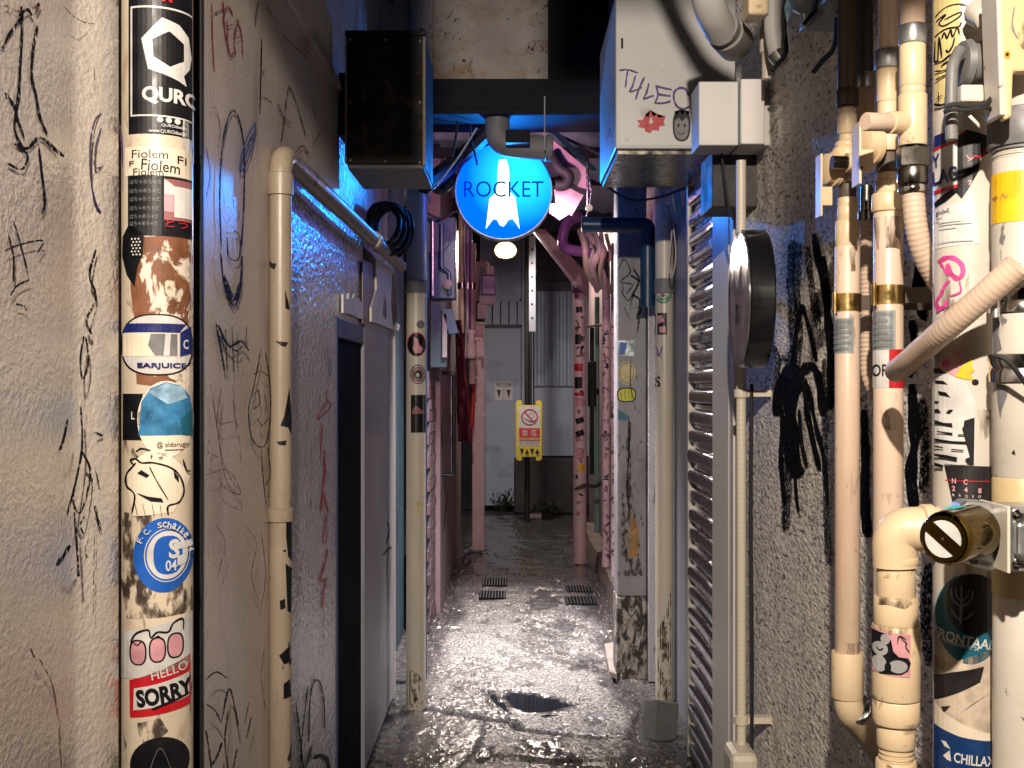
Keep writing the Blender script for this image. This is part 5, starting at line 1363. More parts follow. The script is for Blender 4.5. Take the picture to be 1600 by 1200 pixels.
leaf = [(1016, 208), (1007, 205), (1008, 201), (996, 198), (1000, 194), (995, 188), (1005, 187), (1008, 179), (1013, 184), (1016, 172), (1021, 182), (1027, 178), (1028, 184), (1040, 182), (1037, 190), (1039, 196), (1030, 198), (1030, 204), (1020, 203)]
stick(gc, fc, [('poly', [(998, 163), (1012, 168), (1028, 167), (1033, 176), (1024, 184), (1004, 186), (1000, 178)], 'print_white'), ('poly', leaf, 'print_red'), ('poly', [(1017, 182), (1021, 192), (1014, 193)], 'print_white')], 'red maple leaf sticker', cell=None)
stick(gc, fc, [('ell', (1065, 196, 14, 25, 2.5), IK), ('ell', (1065, 197, 11, 21, 2.5), 'print_midgrey'), ('poly', [(1053, 190), (1054, 174), (1058, 180), (1062, 172), (1066, 180), (1071, 172), (1074, 180), (1077, 174), (1077, 190), (1072, 183), (1066, 190), (1060, 183)], IK), ('ell', (1060, 196, 1.8, 3), IK), ('ell', (1070, 196, 1.8, 3), IK), ('s', [(1059, 207), (1065, 210), (1071, 206)], IK, 1.5)], 'black and grey smiling face sticker', cell=None)
fside = lambda px, py, off: V((x0 - off, x0 * F / max(px - 800, 1), zat(py, x0 * F / max(px - 800, 1))))
decal(gc, 'graffiti', fside, [('s', [(950, 215), (953, 200), (956, 214), (952, 209)], 'ink_violet_marker', 1.2)])
# small twin box
tb2 = thing('junction_box', 'pale grey double junction box below the bent grey pipe', 'box', (0.62, 3.35, 2.18))
xa, xm, xb = xat(1092, 3.28), xat(1155, 3.28), xat(1193, 3.28)
z0, z1 = zat(227, 3.28), zat(127, 3.28)
MB().box((xa, 3.28, z0), (xm - 0.002, 3.42, z1)).build('left_case', 'cabinet_grey', tb2, smooth=0, bevel=0.004)
MB().box((xm + 0.002, 3.262, z0), (xb, 3.42, z1 + 0.003)).build('right_case', 'cabinet_light', tb2, smooth=0, bevel=0.004)
MB().box((xb + 0.003, 3.30, z0 + 0.004), (0.745, 3.44, z1 - 0.012)).build('side_case', 'cabinet_light', tb2, smooth=0, bevel=0.004)
MB().box((xm - 0.002, 3.29, z0 + 0.002), (xm + 0.002, 3.41, z1 - 0.002)).build('seam', 'teal_wall', tb2, smooth=0)
# black box standing in for the shadow gap under it
tag(MB().box((0.60, 3.45, 2.03), (0.742, 3.66, 2.2)).build('shadow_gap_box', 'duct_black', smooth=0, bevel=0.004), 'black box put in as the shadow gap below the junction box', 'box')
# bent grey pipe top
gpb = thing('grey_bend', 'fat grey pipe bend entering from above near the cabinet', 'pipe', P(1165, 90, 3.1))
MB().tube(bez([P(1100, -70, 2.92), P(1106, 8, 2.95), P(1128, 50, 3.05)], 0.10, 8), 0.042, 22).build('tube', 'pipe_grey', gpb)
a, b_ = P(1126, 42, 3.04), P(1162, 82, 3.18)
MB().lathe(a, b_ - a, [(0, 0.043), (0.002, 0.047), (0.014, 0.047), (0.016, 0.044), (0.035, 0.043), (0.037, 0.050), (0.11, 0.050), (0.13, 0.035)], 22).build('socket', 'pipe_dirtygrey', gpb)
# right-hand small pipes at top
vp2, _ = vpipe('slim_riser', 'slim pale riser pipe above the junction box', 1198, 3.1, 0.013, 2.32, 3.2, 'pipe_cream', collars=[(2.39, 2.46, 0.006)])
gt = thing('cable_duct', 'pale flat cable trunk beside the slim riser pipe', 'cable trunk', P(1205, 60, 3.0))
MB().tube(bez([P(1208, -50, 2.95), P(1206, 50, 2.95), P(1216, 88, 2.95)], 0.08), [0.030] * 11, 14).build('tube', 'pipe_grey', gt) if False else MB().tube(bez([P(1208, -50, 2.95), P(1207, 50, 2.95), P(1214, 84, 2.95)], 0.08), 0.022, 14).build('tube', 'pipe_grey', gt)
MB().lathe(P(1213, 84, 2.93), (0.3, -0.2, -0.6), [(0, 0.024), (0.03, 0.02), (0.035, 0.008)], 12).build('tip', 'chrome', gt)
cbx = tag(MB().box((xat(1166, 2.95), 2.92, zat(28, 2.95)), (xat(1198, 2.95), 3.0, zat(-40, 2.95))).build('beige_cap', 'pipe_beige', smooth=0, bevel=0.008), 'beige square cap at the top beside the grey bend', 'cap')
# metal lamp bracket
lb = thing('metal_bracket', 'galvanised channel bracket with one hole at the top edge', 'bracket', P(1310, 20, 2.5))
a = P(1290, 30, 2.5)
MB().box((xat(1288, 2.5), 2.46, zat(30, 2.5)), (xat(1346, 2.5), 2.475, zat(7, 2.5))).build('front_plate', 'galvanised', lb, smooth=0, bevel=0.002)
MB().box((xat(1284, 2.5), 2.46, zat(6, 2.5)), (xat(1356, 2.5), 2.70, zat(-6, 2.5))).build('top_plate', 'galvanised', lb, smooth=0, bevel=0.003)
MB().tube([P(1356, -10, 2.45), P(1352, 14, 2.45), P(1338, 46, 2.45)], [0.02, 0.02, 0.012], 10).build('arm', 'galvanised', lb)
decal(lb, 'hole', onface(2.46), [('ell', (1309, 20, 2.8, 2.8), 'ink_black')])
bl2 = thing('bell_fitting', 'silver bell-shaped fitting at the top edge beside the bracket', 'fitting', P(1262, 30, 2.55))
MB().lathe(P(1262, -22, 2.6), (-0.08, 0, -1), [(0, 0.05), (0.03, 0.045), (0.055, 0.03), (0.065, 0.012), (0.085, 0.006)], 20).build('bell', 'galvanised', bl2)
MB().tube([P(1280, -20, 2.55), P(1277, 20, 2.55), P(1256, 42, 2.55)], [0.016, 0.014, 0.008], 10).build('strut', 'chrome', bl2)
tgp = tag(MB().prism([P(1232, -10, 2.6), P(1250, -10, 2.6), P(1240, 12, 2.6), P(1230, 36, 2.6), P(1226, 12, 2.6)], (0, 0.004, 0)).build('paper_tag', 'print_skyblue', smooth=0), 'small blue and white paper tag at the top edge', 'tag')
cable('dark_wire', 'thin dark wire curling down in the shadow above the stucco', [(1308, 30, 2.5), (1306, 60, 2.55), (1300, 80, 2.6), (1285, 95, 2.65), (1272, 112, 2.7)], 0.006)
cable('drop_wire', 'dark wire dropping beside the pale cable trunk', [(1228, -5, 2.8), (1225, 40, 2.8), (1228, 80, 2.8), (1215, 100, 2.85), (1206, 110, 2.85)], 0.006)
# round drum sign on the wall
dk = thing('drum_sign', 'round black-rimmed drum sign with shiny face on the stucco wall', 'sign', (0.70, 3.12, 1.5))
dz = zat(468, 3.12)
MB().lathe((0.617, 3.12, dz), (1, -0.04, 0), [(0, 0.170), (0.0, 0.184), (0.003, 0.187), (0.060, 0.187), (0.064, 0.183)], 64).build('rim', 'black_gloss', dk, smooth=35)
MB().lathe((0.612, 3.12, dz), (1, -0.04, 0), [(0, 0.182), (0.0045, 0.183)], 64).build('face', 'gloss_disc', dk, smooth=35)
MB().tube([(0.675, 3.27, dz), (0.755, 3.27, dz)], 0.02, 12).build('stem', 'black_gloss', dk)
# leaning concrete block at the right foot
mb = MB()
mb.box((-0.06, -0.05, 0), (0.06, 0.05, 0.17))
blk = mb.build('concrete_block', 'concrete_block', smooth=0, bevel=0.008)
blk.location = (0.625, 4.93, -0.03)
blk.rotation_euler = (math.radians(-12), math.radians(14), math.radians(25))
tag(blk, 'grey concrete block leaning below the white downpipe', 'block')
rb1 = MB()
q = [floor_pt(*p) for p in [(944, 1012), (968, 1008), (985, 1040), (972, 1062), (952, 1056)]]
rb1.prism([(p.x, p.y, -0.01) for p in q], (0, 0, 0.035))
tag(rb1.build('broken_slab', 'curb_stone', smooth=0, bevel=0.006), 'broken slab piece at the pillar foot', 'slab')
# drain grates
gi = 0
for (xa, xb, ya, yb, lab) in [(753, 792, 904, 916, 'left far drain grate strip, bluish, with short bars'), (748, 790, 924, 936, 'left near drain grate strip with short bars'), (886, 928, 916, 926, 'right far drain grate strip with bright short bars'), (885, 933, 933, 945, 'right near drain grate strip with bright short bars')]:
    a, b_ = floor_pt(xa, yb), floor_pt(xb, ya)
    t = thing('drain_grate', lab, 'grate', (a.x, a.y, 0), 'drain grates set in the floor')
    xr = xat(xb, a.y)
    MB().box((a.x, a.y, -0.015), (xr, b_.y, 0.006)).build('pit', 'opening_shade', t, smooth=0)
    n = 9
    bb = MB()
    for k in range(n):
        x = a.x + (xr - a.x) * (k + 0.3) / n
        bb.box((x, a.y + 0.008, 0.0063), (x + (xr - a.x) / n * 0.38, b_.y - 0.008, 0.010))
    bb.build('bars', 'wet_iron', t, smooth=0)
# ================================================================ RIGHT FOREGROUND PIPES
def prof_pipe(t, name, X, Y, segs, mat, n=28, dep=None):
    """segs: list of (py_top, py_bottom, radius_px) down the photograph; one part"""
    d = dep or Y
    pr = []
    for (ya, yb, rp) in segs[::-1]:
        za, zb_ = zat(yb, d), zat(ya, d)
        e = min(0.0025, (zb_ - za) * 0.15)
        r = rp / F * d
        pr += [(za, r - 0.0012), (za + e, r), (zb_ - e, r), (zb_, r - 0.0012)]
    base = pr[0][0]
    return MB().lathe((X, Y, base), (0, 0, 1), [(z - base, r) for z, r in pr], n).build(name, mat, t)

# --- A: slim pipe, furthest left
YA = 2.20
XA = xat(1324, YA)
A = thing('slim_gas_pipe', 'slimmest of the two upright beige pipes with brass clamp and silver plate', 'pipe', (XA, YA, 0))
prof_pipe(A, 'lower_tube', XA, YA, [(385, 1030, 19.2)], 'pipe_pinkbeige')
prof_pipe(A, 'reducer', XA, YA, [(322, 345, 15.5), (345, 385, 18.5)], 'pipe_beige')
prof_pipe(A, 'foot_coupling', XA, YA, [(1018, 1090, 24.5)], 'pipe_beige')
MB().tube(bez([P(1325, 1075, YA), P(1326, 1110, YA), P(1372, 1165, YA + 0.10), P(1400, 1215, YA + 0.15)], 0.05, 8), 0.027, 20).build('elbow', 'pipe_beige', A)
a, b_ = P(1337, 1105, YA), P(1352, 1125, YA + 0.03)
MB().lathe(a, b_ - a, [(0, 0.0275), (0.002, 0.030), (0.010, 0.030), (0.012, 0.0275)], 20).build('hose_clamp', 'chrome', A)
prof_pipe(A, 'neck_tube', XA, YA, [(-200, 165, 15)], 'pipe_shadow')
prof_pipe(A, 'top_coupling', XA, YA, [(168, 178, 12), (178, 210, 15), (210, 222, 13)], 'pipe_beige')
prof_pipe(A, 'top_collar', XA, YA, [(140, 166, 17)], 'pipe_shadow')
prof_pipe(A, 'valve_body', XA, YA, [(222, 232, 19), (232, 275, 23), (275, 286, 17)], 'pipe_beige')
prof_pipe(A, 'union_ring', XA, YA, [(286, 309, 13.5)], 'iron_brown')
prof_pipe(A, 'lower_union', XA, YA, [(309, 324, 14.5)], 'pipe_beige')
ax = (-1, -0.25, 0)
c = P(1312, 265, YA)
MB().lathe(c, ax, [(0, 0.020), (0.006, 0.034), (0.016, 0.034), (0.018, 0.029), (0.03, 0.029), (0.034, 0.016)], 24).build('valve_cap', 'pipe_beige', A)
a, b_ = P(1278, 243, YA - 0.03), P(1283, 340, YA - 0.03)
MB().box((a.x, YA - 0.05, b_.z), (a.x + 0.004, YA - 0.012, a.z)).build('valve_plate', 'pipe_beige', A, smooth=0, bevel=0.001)
MB().box((a.x + 0.004, YA - 0.05, b_.z + 0.02), (a.x + 0.022, YA - 0.047, b_.z + 0.055)).build('plate_tab', 'pipe_beige', A, smooth=0, bevel=0.001)
MB().lathe(P(1300, 254, YA - 0.06), (1, 0.1, 0), [(0, 0.013), (0.028, 0.013)], 18).build('plug', 'steel_dark', A)
MB().lathe(P(1322, 254, YA - 0.055), (1, 0.1, 0), [(0, 0.018), (0.03, 0.018)], 18).build('plug_collar', 'pipe_beige', A)
fa = oncyl(XA, YA, 0.0192 * 0 + 19.2 / F * YA)
def clamp(t, X, Y, r, py0, py1, mat='brass', side=-1):
    z0, z1 = zat(py1, Y), zat(py0, Y)
    MB().lathe((X, Y, z0), (0, 0, 1), [(0, r + 0.0006), (0.0008, r + 0.0028), (z1 - z0 - 0.0008, r + 0.0028), (z1 - z0, r + 0.0006)], 28).build('clamp', mat, t)
    q = MB().box((X - r - 0.008, Y - r * 0.5, z0 - 0.001), (X - r + 0.001, Y - r * 0.5 + 0.006, z1 + 0.001))
    q.build('clamp_ear', mat, t, smooth=0, bevel=0.001)
    MB().lathe((X - r - 0.0045, Y - r * 0.5 - 0.004, z0 - 0.003), (0, 0, 1), [(0, 0.0042), (z1 - z0 + 0.006, 0.0042)], 12).build('clamp_pin', mat, t)
    MB().box((X + r - 0.001, Y - 0.002, z0 + 0.003), (0.85, Y + 0.004, z1 - 0.003)).build('clamp_foot', 'iron_brown', t, smooth=0)
clamp(A, XA, YA, 19.2 / F * YA, 459, 487)
stick(A, fa, [('rect', (1302, 497, 1334, 552), 'print_grey'), ('rect', (1302, 499, 1332, 550), 'print_silver')] + [('rect', (1303, y, 1331 - (i % 2) * 5, y + 4.5), 'print_midgrey') for i, y in enumerate((501, 509, 517, 525, 533, 542))], 'silver plate with dark text rows', cell=5)

# --- B: second upright
YB = 2.02
XB = xat(1388, YB)
B = thing('upright_gas_pipe', 'upright beige pipe with red and white sticker and brass clamp', 'pipe', (XB, YB, 0.2))
rB = 22.8 / F * YB
prof_pipe(B, 'tube', XB, YB, [(335, 1010, 22.8)], 'pipe_pinkbeige')
prof_pipe(B, 'reducer', XB, YB, [(270, 283, 17), (283, 303, 20), (303, 331, 25.5)], 'pipe_beige')
prof_pipe(B, 'lower_collar', XB, YB, [(331, 345, 22)], 'pipe_beige')
prof_pipe(B, 'union_ring', XB, YB, [(238, 270, 18)], 'iron_brown')
prof_pipe(B, 'valve_body', XB, YB, [(190, 205, 20), (205, 238, 25)], 'pipe_beige')
prof_pipe(B, 'neck', XB, YB, [(160, 190, 16.5)], 'pipe_beige')
prof_pipe(B, 'top_tube', XB, YB, [(108, 160, 17.5)], 'pipe_beige')
prof_pipe(B, 'upper_tube', XB, YB, [(-200, 80, 15.5)], 'pipe_pinkbeige')
prof_pipe(B, 'silver_ring', XB, YB, [(79, 108, 20.5)], 'galvanised')
c = P(1372, 226, YB - 0.012)
MB().lathe(c, (-1, -0.3, 0), [(0, 0.022), (0.006, 0.036), (0.014, 0.036), (0.016, 0.031), (0.032, 0.031), (0.036, 0.018)], 24).build('valve_cap', 'pipe_beige', B)
a, b_ = P(1336, 194, YB - 0.05), P(1340, 291, YB - 0.05)
MB().box((a.x, YB - 0.075, b_.z), (a.x + 0.004, YB - 0.03, a.z)).build('valve_plate', 'pipe_beige', B, smooth=0, bevel=0.001)
MB().box((a.x + 0.004, YB - 0.075, b_.z + 0.02), (a.x + 0.024, YB - 0.072, b_.z + 0.058)).build('plate_tab', 'pipe_beige', B, smooth=0, bevel=0.001)
decal(B, 'hole', onface(YB - 0.075), [('ell', (1347, 262, 2, 2), IK)])
fb_ = oncyl(XB, YB, rB)
clamp(B, XB, YB, rB, 446, 476)
stick(B, fb_, [('rect', (1364, 485, 1399, 547), 'print_grey'), ('rect', (1364, 487, 1396, 545), 'print_silver')] + [('rect', (1366, y, 1394 - (i % 2) * 6, y + 5), 'print_midgrey') for i, y in enumerate((489, 499, 508, 518, 527, 537))], 'silver plate with dark text rows', cell=5)
stick(B, fb_, [('rect', (1364, 546, 1412, 606), WH), ('rect', (1389, 546, 1412, 606), 'print_red'), ('t', 'OP', IK, (1363, 569, 1387, 588), 0.015)], 'white and red sticker', cell=5)

# --- pipe behind with silver ring
YF = 2.25
XF = xat(1351, YF)
Fp = thing('short_ringed_pipe', 'beige pipe with silver ring behind the two valves', 'pipe', (XF, YF, 2.0))
prof_pipe(Fp, 'tube', XF, YF, [(138, 235, 14)], 'pipe_beige')
prof_pipe(Fp, 'silver_ring', XF, YF, [(114, 138, 16)], 'galvanised')
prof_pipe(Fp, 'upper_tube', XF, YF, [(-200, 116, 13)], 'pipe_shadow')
hs1 = thing('slim_hose', 'slim corrugated hose running down between the two upright pipes', 'hose', (xat(1354, 2.3), 2.3, 1.4))
pth, rad = ribbed(bez([P(1354, 340, 2.30), P(1354, 590, 2.30), P(1372, 622, 2.30)], 0.05, 6), 0.0135, 0.009, 0.0018)
MB().tube(pth, rad, 12).build('hose', 'hose', hs1)
MB().lathe(P(1354, 345, 2.30), (0, 0, 1), [(0, 0.017), (0.018, 0.017), (0.02, 0.012), (0.07, 0.012)], 14).build('end_fitting', 'steel_dark', hs1)

# --- G: tee with cap, nut and hose
YG = 1.86
XG = xat(1426, YG)
Gp = thing('tee_pipe', 'beige tee pipe with capped side branch and steel nut', 'pipe', (XG, YG, 1.6))
prof_pipe(Gp, 'tee_body', XG, YG, [(148, 228, 22)], 'pipe_beige')
prof_pipe(Gp, 'neck', XG, YG, [(136, 148, 19.5)], 'pipe_beige')
prof_pipe(Gp, 'upper_tube', XG, YG, [(70, 136, 20)], 'pipe_beige')
prof_pipe(Gp, 'top_tube', XG, YG, [(-250, 42, 19)], 'pipe_pinkbeige')
prof_pipe(Gp, 'silver_ring', XG, YG, [(40, 70, 21.5)], 'galvanised')
a, b_ = P(1412, 192, YG - 0.005), P(1352, 190, YG - 0.04)
L_ = (b_ - a).length
MB().lathe(a, b_ - a, [(0, 0.018), (0.030, 0.018), (0.031, 0.016)], 20).build('branch', 'pipe_beige', Gp)
MB().lathe(a, b_ - a, [(0.0305, 0.0145), (L_ - 0.002, 0.0145), (L_, 0.013)], 20).build('cap', 'hose', Gp)
z0, z1 = zat(292, YG), zat(231, YG)
rn = 23.5 / F * YG
MB().lathe((XG, YG, zat(262, YG)), (0, 0, 1), [(0, rn * 1.0), (0.002, rn * 1.06), (zat(233, YG) - zat(262, YG), rn * 1.06), (zat(231, YG) - zat(262, YG), rn * 0.96)], 6).build('hex_nut', 'steel_dark', Gp, smooth=20)
prof_pipe(Gp, 'union', XG, YG, [(262, 288, 23.5)], 'steel_dark')
prof_pipe(Gp, 'lock_ring', XG, YG, [(290, 302, 22.5)], 'chrome')
hg = thing('drop_hose', 'corrugated hose dropping from the steel nut behind the sticker pipe', 'hose', P(1430, 310, YG))
pth, rad = ribbed(bez([P(1427, 300, YG), P(1430, 350, YG), P(1442, 400, YG + 0.01), P(1475, 455, YG + 0.03), P(1510, 500, YG + 0.05)], 0.05, 6), 0.0182, 0.0090, 0.0010)
MB().tube(pth, rad, 16).build('hose', 'hose', hg)

# --- D: big white pipe with stickers
YD = 1.72
XD = xat(1512, YD)
rD = 51.5 / F * YD
D = thing('poster_pipe', 'thick white pipe covered in torn posters on the right', 'pipe', (XD, YD, 0))
MB().lathe((XD, YD, 0.0), (0, 0, 1), [(0, rD), (3.0, rD)], 40).build('tube', 'pipe_white_big', D)
fd = oncyl(XD, YD, rD)
stick(D, fd, [('poly', [(1460, -10), (1500, -10), (1502, 40), (1496, 90), (1490, 158), (1462, 160)], 'print_straw')] + [('s', p_, IK, 3) for p_ in [
    [(1463, 17), (1480, 9), (1500, 9), (1518, 16)], [(1465, 25), (1480, 20), (1470, 30), (1478, 37), (1498, 30), (1502, 22), (1478, 28)], [(1463, 48), (1480, 43), (1498, 44), (1503, 38)], [(1464, 55), (1463, 85), (1468, 85), (1470, 52), (1474, 86)],
    [(1474, 56), (1478, 48), (1482, 58), (1487, 46), (1490, 58), (1497, 45), (1500, 56)], [(1480, 76), (1484, 80), (1490, 72), (1493, 60)], [(1462, 88), (1474, 92), (1488, 84)], [(1472, 100), (1480, 96), (1490, 94)], [(1463, 104), (1476, 108), (1490, 104)], [(1464, 119), (1478, 116), (1488, 112)], [(1469, 140), (1470, 155)], [(1464, 150), (1474, 146)]]] +
    [('s', [(1462, 157), (1475, 162), (1490, 155)], IK, 5)], 'straw-coloured sticker with black maze lines')
stick(D, fd, [('poly', [(1500, 15), (1536, 12), (1538, 45), (1520, 56), (1505, 52), (1499, 35)], WH), ('s', [(1505, 25), (1516, 22), (1520, 38), (1530, 28)], 'print_grey', 1.5), ('s', [(1508, 45), (1520, 47), (1532, 44)], 'print_grey', 1.5), ('s', [(1510, 20), (1520, 24), (1534, 20)], IK, 1.5)])
stick(D, fd, [('rect', (1456, 205, 1480, 226), 'print_navy'), ('poly', [(1456, 226), (1497, 220), (1497, 292), (1462, 299)], WH), ('poly', [(1460, 226), (1497, 219), (1497, 224), (1460, 231)], 'print_red'), ('poly', [(1461, 293), (1497, 289), (1497, 294), (1462, 299)], 'print_red'),
    ('t', 'Y', 'print_navy', (1459, 236, 1471, 257), 0.03, -3), ('t', 'LAG', 'print_navy', (1460, 261, 1497, 284), 0.03, -4)], 'white sticker with navy capital letters')
stick(D, fd, [('poly', [(1496, 214), (1510, 205), (1540, 215), (1546, 240), (1530, 250), (1528, 270), (1510, 285), (1513, 298), (1503, 312), (1494, 300)], IK), ('poly', [(1462, 312), (1480, 300), (1496, 290), (1498, 300), (1480, 314), (1464, 320)], IK), ('s', [(1500, 206), (1503, 212), (1508, 208)], 'print_red', 2), ('s', [(1510, 245), (1516, 252), (1522, 247), (1530, 248), (1540, 238), (1534, 236)], 'print_red', 2.5), ('s', [(1512, 255), (1520, 250)], 'print_pink', 2), ('s', [(1512, 286), (1517, 285), (1514, 292)], 'print_pink', 2)])
stick(D, fd, [('poly', [(1463, 322), (1524, 314), (1528, 382), (1464, 386)], 'print_white'), ('t', 'goodwill.', IK, (1465, 325, 1486, 335), 0.01, -4)] + [('rect', (x0_, y_, x1_, y_ + 1.3), 'print_grey') for x0_, x1_, y_ in ((1465, 1474, 338), (1465, 1470, 343), (1469, 1502, 346), (1470, 1518, 350), (1470, 1495, 356), (1467, 1520, 377))], 'small white note with tiny print')
stick(D, fd, [('s', [(1468, 408), (1480, 402), (1492, 404), (1503, 414), (1505, 428), (1498, 436), (1488, 428), (1482, 412)], 'print_magenta', 9), ('s', [(1472, 410), (1478, 420), (1484, 430)], 'print_magenta', 5), ('s', [(1486, 438), (1478, 446), (1473, 458), (1466, 470), (1470, 482), (1478, 478), (1482, 468)], 'print_magenta', 6), ('s', [(1500, 440), (1502, 455), (1496, 460), (1486, 462)], 'print_magenta', 4), ('s', [(1466, 486), (1474, 480), (1482, 476)], 'print_magenta', 7), ('s', [(1461, 440), (1463, 475)], 'print_brownpink', 4)], 'torn magenta line drawing')
stick(D, fd, [('poly', [(1468, 573), (1482, 560), (1502, 546), (1507, 560), (1500, 578), (1494, 588), (1470, 577)], 'print_pink'), ('ell', (1481, 567, 7, 6), 'print_magenta'), ('poly', [(1494, 588), (1505, 570), (1520, 562), (1518, 572), (1522, 580), (1515, 585), (1522, 594), (1505, 592)], 'print_yellow'), ('ell', (1523, 597, 5, 4.5), IK)])
zz = [('poly', [(1458, 577), (1466, 575), (1495, 590), (1510, 596), (1523, 628), (1522, 724), (1458, 730)], WH), ('poly', [(1461, 575), (1470, 575), (1481, 584), (1462, 583)], IK)]
for p_ in [[(1463, 594), (1476, 595), (1483, 601), (1464, 599)], [(1468, 611), (1480, 613), (1487, 621), (1470, 617)], [(1463, 627), (1470, 627), (1468, 630), (1463, 630)], [(1463, 640), (1468, 639), (1473, 645), (1463, 645)], [(1485, 640), (1491, 640), (1486, 646), (1480, 645)],
           [(1463, 657), (1477, 661), (1489, 661), (1490, 667), (1478, 665), (1463, 663)], [(1507, 657), (1518, 653), (1522, 652), (1521, 724), (1518, 724), (1518, 693), (1515, 692), (1518, 680), (1518, 670), (1514, 668), (1504, 668), (1506, 666), (1516, 666), (1518, 662), (1507, 657)],
           [(1463, 686), (1490, 689), (1517, 689), (1517, 693), (1490, 692), (1463, 690)], [(1467, 674), (1490, 676), (1490, 679), (1467, 676)], [(1498, 678), (1507, 678), (1507, 680), (1498, 680)], [(1463, 697), (1476, 699), (1476, 701), (1463, 700)], [(1488, 701), (1506, 702), (1506, 704), (1488, 703)],
           [(1463, 710), (1480, 711), (1497, 714), (1496, 719), (1480, 716), (1463, 714)], [(1508, 716), (1518, 712), (1518, 723), (1512, 722)], [(1463, 724), (1476, 727), (1476, 732), (1463, 730)]]:
    zz.append(('poly', p_, IK))
stick(D, fd, zz, 'white sticker with heavy black sideways lettering')
stick(D, fd, [('poly', [(1477, 725), (1550, 728), (1548, 800), (1493, 800)], 'poster_black'), ('rect', (1479, 750, 1549, 751.2), 'print_red'), ('t', 'N', 'print_pink', (1489, 747, 1495, 755), 0.02), ('t', 'C', 'print_pink', (1506, 748, 1512, 756), 0.02), ('t', '2', 'print_pink', (1489, 759, 1494, 767), 0.02), ('t', '4', 'print_pink', (1507, 760, 1512, 768), 0.02), ('t', '8', 'print_pink', (1527, 761, 1532, 769), 0.02),
    ('t', 'R', WH, (1490, 771, 1493, 775)), ('t', 'A', WH, (1499, 771, 1502, 775)), ('t', 'D', WH, (1509, 772, 1512, 776)), ('t', 'I', WH, (1519, 772, 1520, 776)), ('t', 'O', WH, (1527, 772, 1531, 776))], 'black sticker with pink letters')
stick(D, fd, [('ell', (1514, 965, 50, 70), 'print_teal'), ('ell', (1521, 942, 42, 48), 'poster_black'), ('t', 'FRONTAAL', WH, (1461, 990, 1552, 1006), 0.02, 9), ('t', 'FESTIVALNACHT \'24', WH, (1474, 1003, 1528, 1009), 0.01, 9), ('s', [(1503, 912), (1503, 945), (1501, 975)], 'print_midgrey', 4), ('s', [(1488, 918), (1490, 935), (1503, 945), (1516, 935), (1520, 920)], 'print_midgrey', 3.5), ('s', [(1494, 916), (1496, 930), (1503, 936), (1511, 930), (1514, 918)], 'print_midgrey', 2.5), ('s', [(1488, 950), (1495, 962), (1503, 966), (1512, 962), (1520, 953)], 'print_midgrey', 3)], 'dark teal round sticker with white name')
stick(D, fd, [('poly', [(1462, 1030), (1500, 1030), (1548, 1010), (1570, 1010), (1570, 1158), (1462, 1144)], 'poster_stone'), ('poly', [(1462, 1062), (1490, 1050), (1536, 1037), (1530, 1062), (1500, 1080), (1462, 1102)], 'poster_black'), ('poly', [(1463, 1105), (1475, 1115), (1503, 1128), (1545, 1142), (1545, 1156), (1463, 1144)], 'print_cream'), ('poly', [(1473, 1108), (1487, 1103), (1482, 1110), (1477, 1116)], 'poster_black'), ('poly', [(1540, 1080), (1549, 1073), (1520, 1095), (1500, 1112)], 'poster_black'), ('poly', [(1548, 1020), (1556, 1010), (1560, 1035), (1552, 1037)], 'poster_black'),
    ('poly', [(1462, 1139), (1500, 1148), (1566, 1155), (1566, 1230), (1462, 1230)], 'print_deepblue'), ('t', 'CHILLAXY', WH, (1492, 1175, 1560, 1191), 0.02, 3), ('poly', [(1473, 1160), (1480, 1160), (1487, 1170), (1478, 1168)], WH), ('poly', [(1486, 1172), (1488, 1189), (1482, 1188), (1476, 1183)], WH)], 'navy and stone poster with white name')
decal(D, 'sticker', fd, [('s', [(1464, 1042), (1472, 1050), (1478, 1040), (1474, 1030)], IK, 1.2)], cell=6)

# lever valve on the poster pipe
lv = thing('lever_valve', 'dark grey lever valve tied to the poster pipe with black cord', 'valve', P(1520, 160, 1.580))
c = P(1523, 100, 1.615)
MB().lathe(c + V((-0.024, -0.005, 0)), (1, 0.05, 0), [(0, 0.020), (0.003, 0.030), (0.012, 0.033), (0.014, 0.027), (0.030, 0.027), (0.032, 0.033), (0.044, 0.030), (0.047, 0.02)], 22).build('body', 'rubber_grey', lv)
MB().tube(bez([P(1500, 78, 1.580), P(1488, 100, 1.570), P(1486, 150, 1.565), P(1487, 218, 1.565)], 0.04, 6), [0.012] * 4 + [0.0085] * 100 if False else 0.0082, 12).build('lever', 'rubber_grey', lv)
MB().box((xat(1500, 1.580), 1.575, zat(160, 1.580)), (xat(1536, 1.580), 1.640, zat(133, 1.580))).build('label_block', 'pipe_white_big', lv, smooth=0, bevel=0.003)
MB().prism([P(1536, 70, 1.600), P(1556, 60, 1.600), P(1558, 150, 1.600), P(1540, 152, 1.600)], (0, 0.06, 0)).build('flange', 'rubber_grey', lv, smooth=0, bevel=0.004)
MB().tube(crom([P(1475, 170, 1.540), P(1490, 163, 1.535), P(1515, 166, 1.535), P(1540, 162, 1.540), P(1560, 140, 1.560)], 6), 0.0035, 8).build('cord', 'cable', lv)
MB().tube(crom([P(1475, 175, 1.540), P(1490, 171, 1.532), P(1515, 172, 1.532), P(1541, 168, 1.540), P(1556, 176, 1.560)], 6), 0.0030, 8).build('cord', 'cable', lv)
MB().tube([P(1528, 20, 1.640), P(1540, 28, 1.610), P(1541, 42, 1.610)], [0.02, 0.018, 0.012], 12).build('cap', 'pipe_white_big', lv)

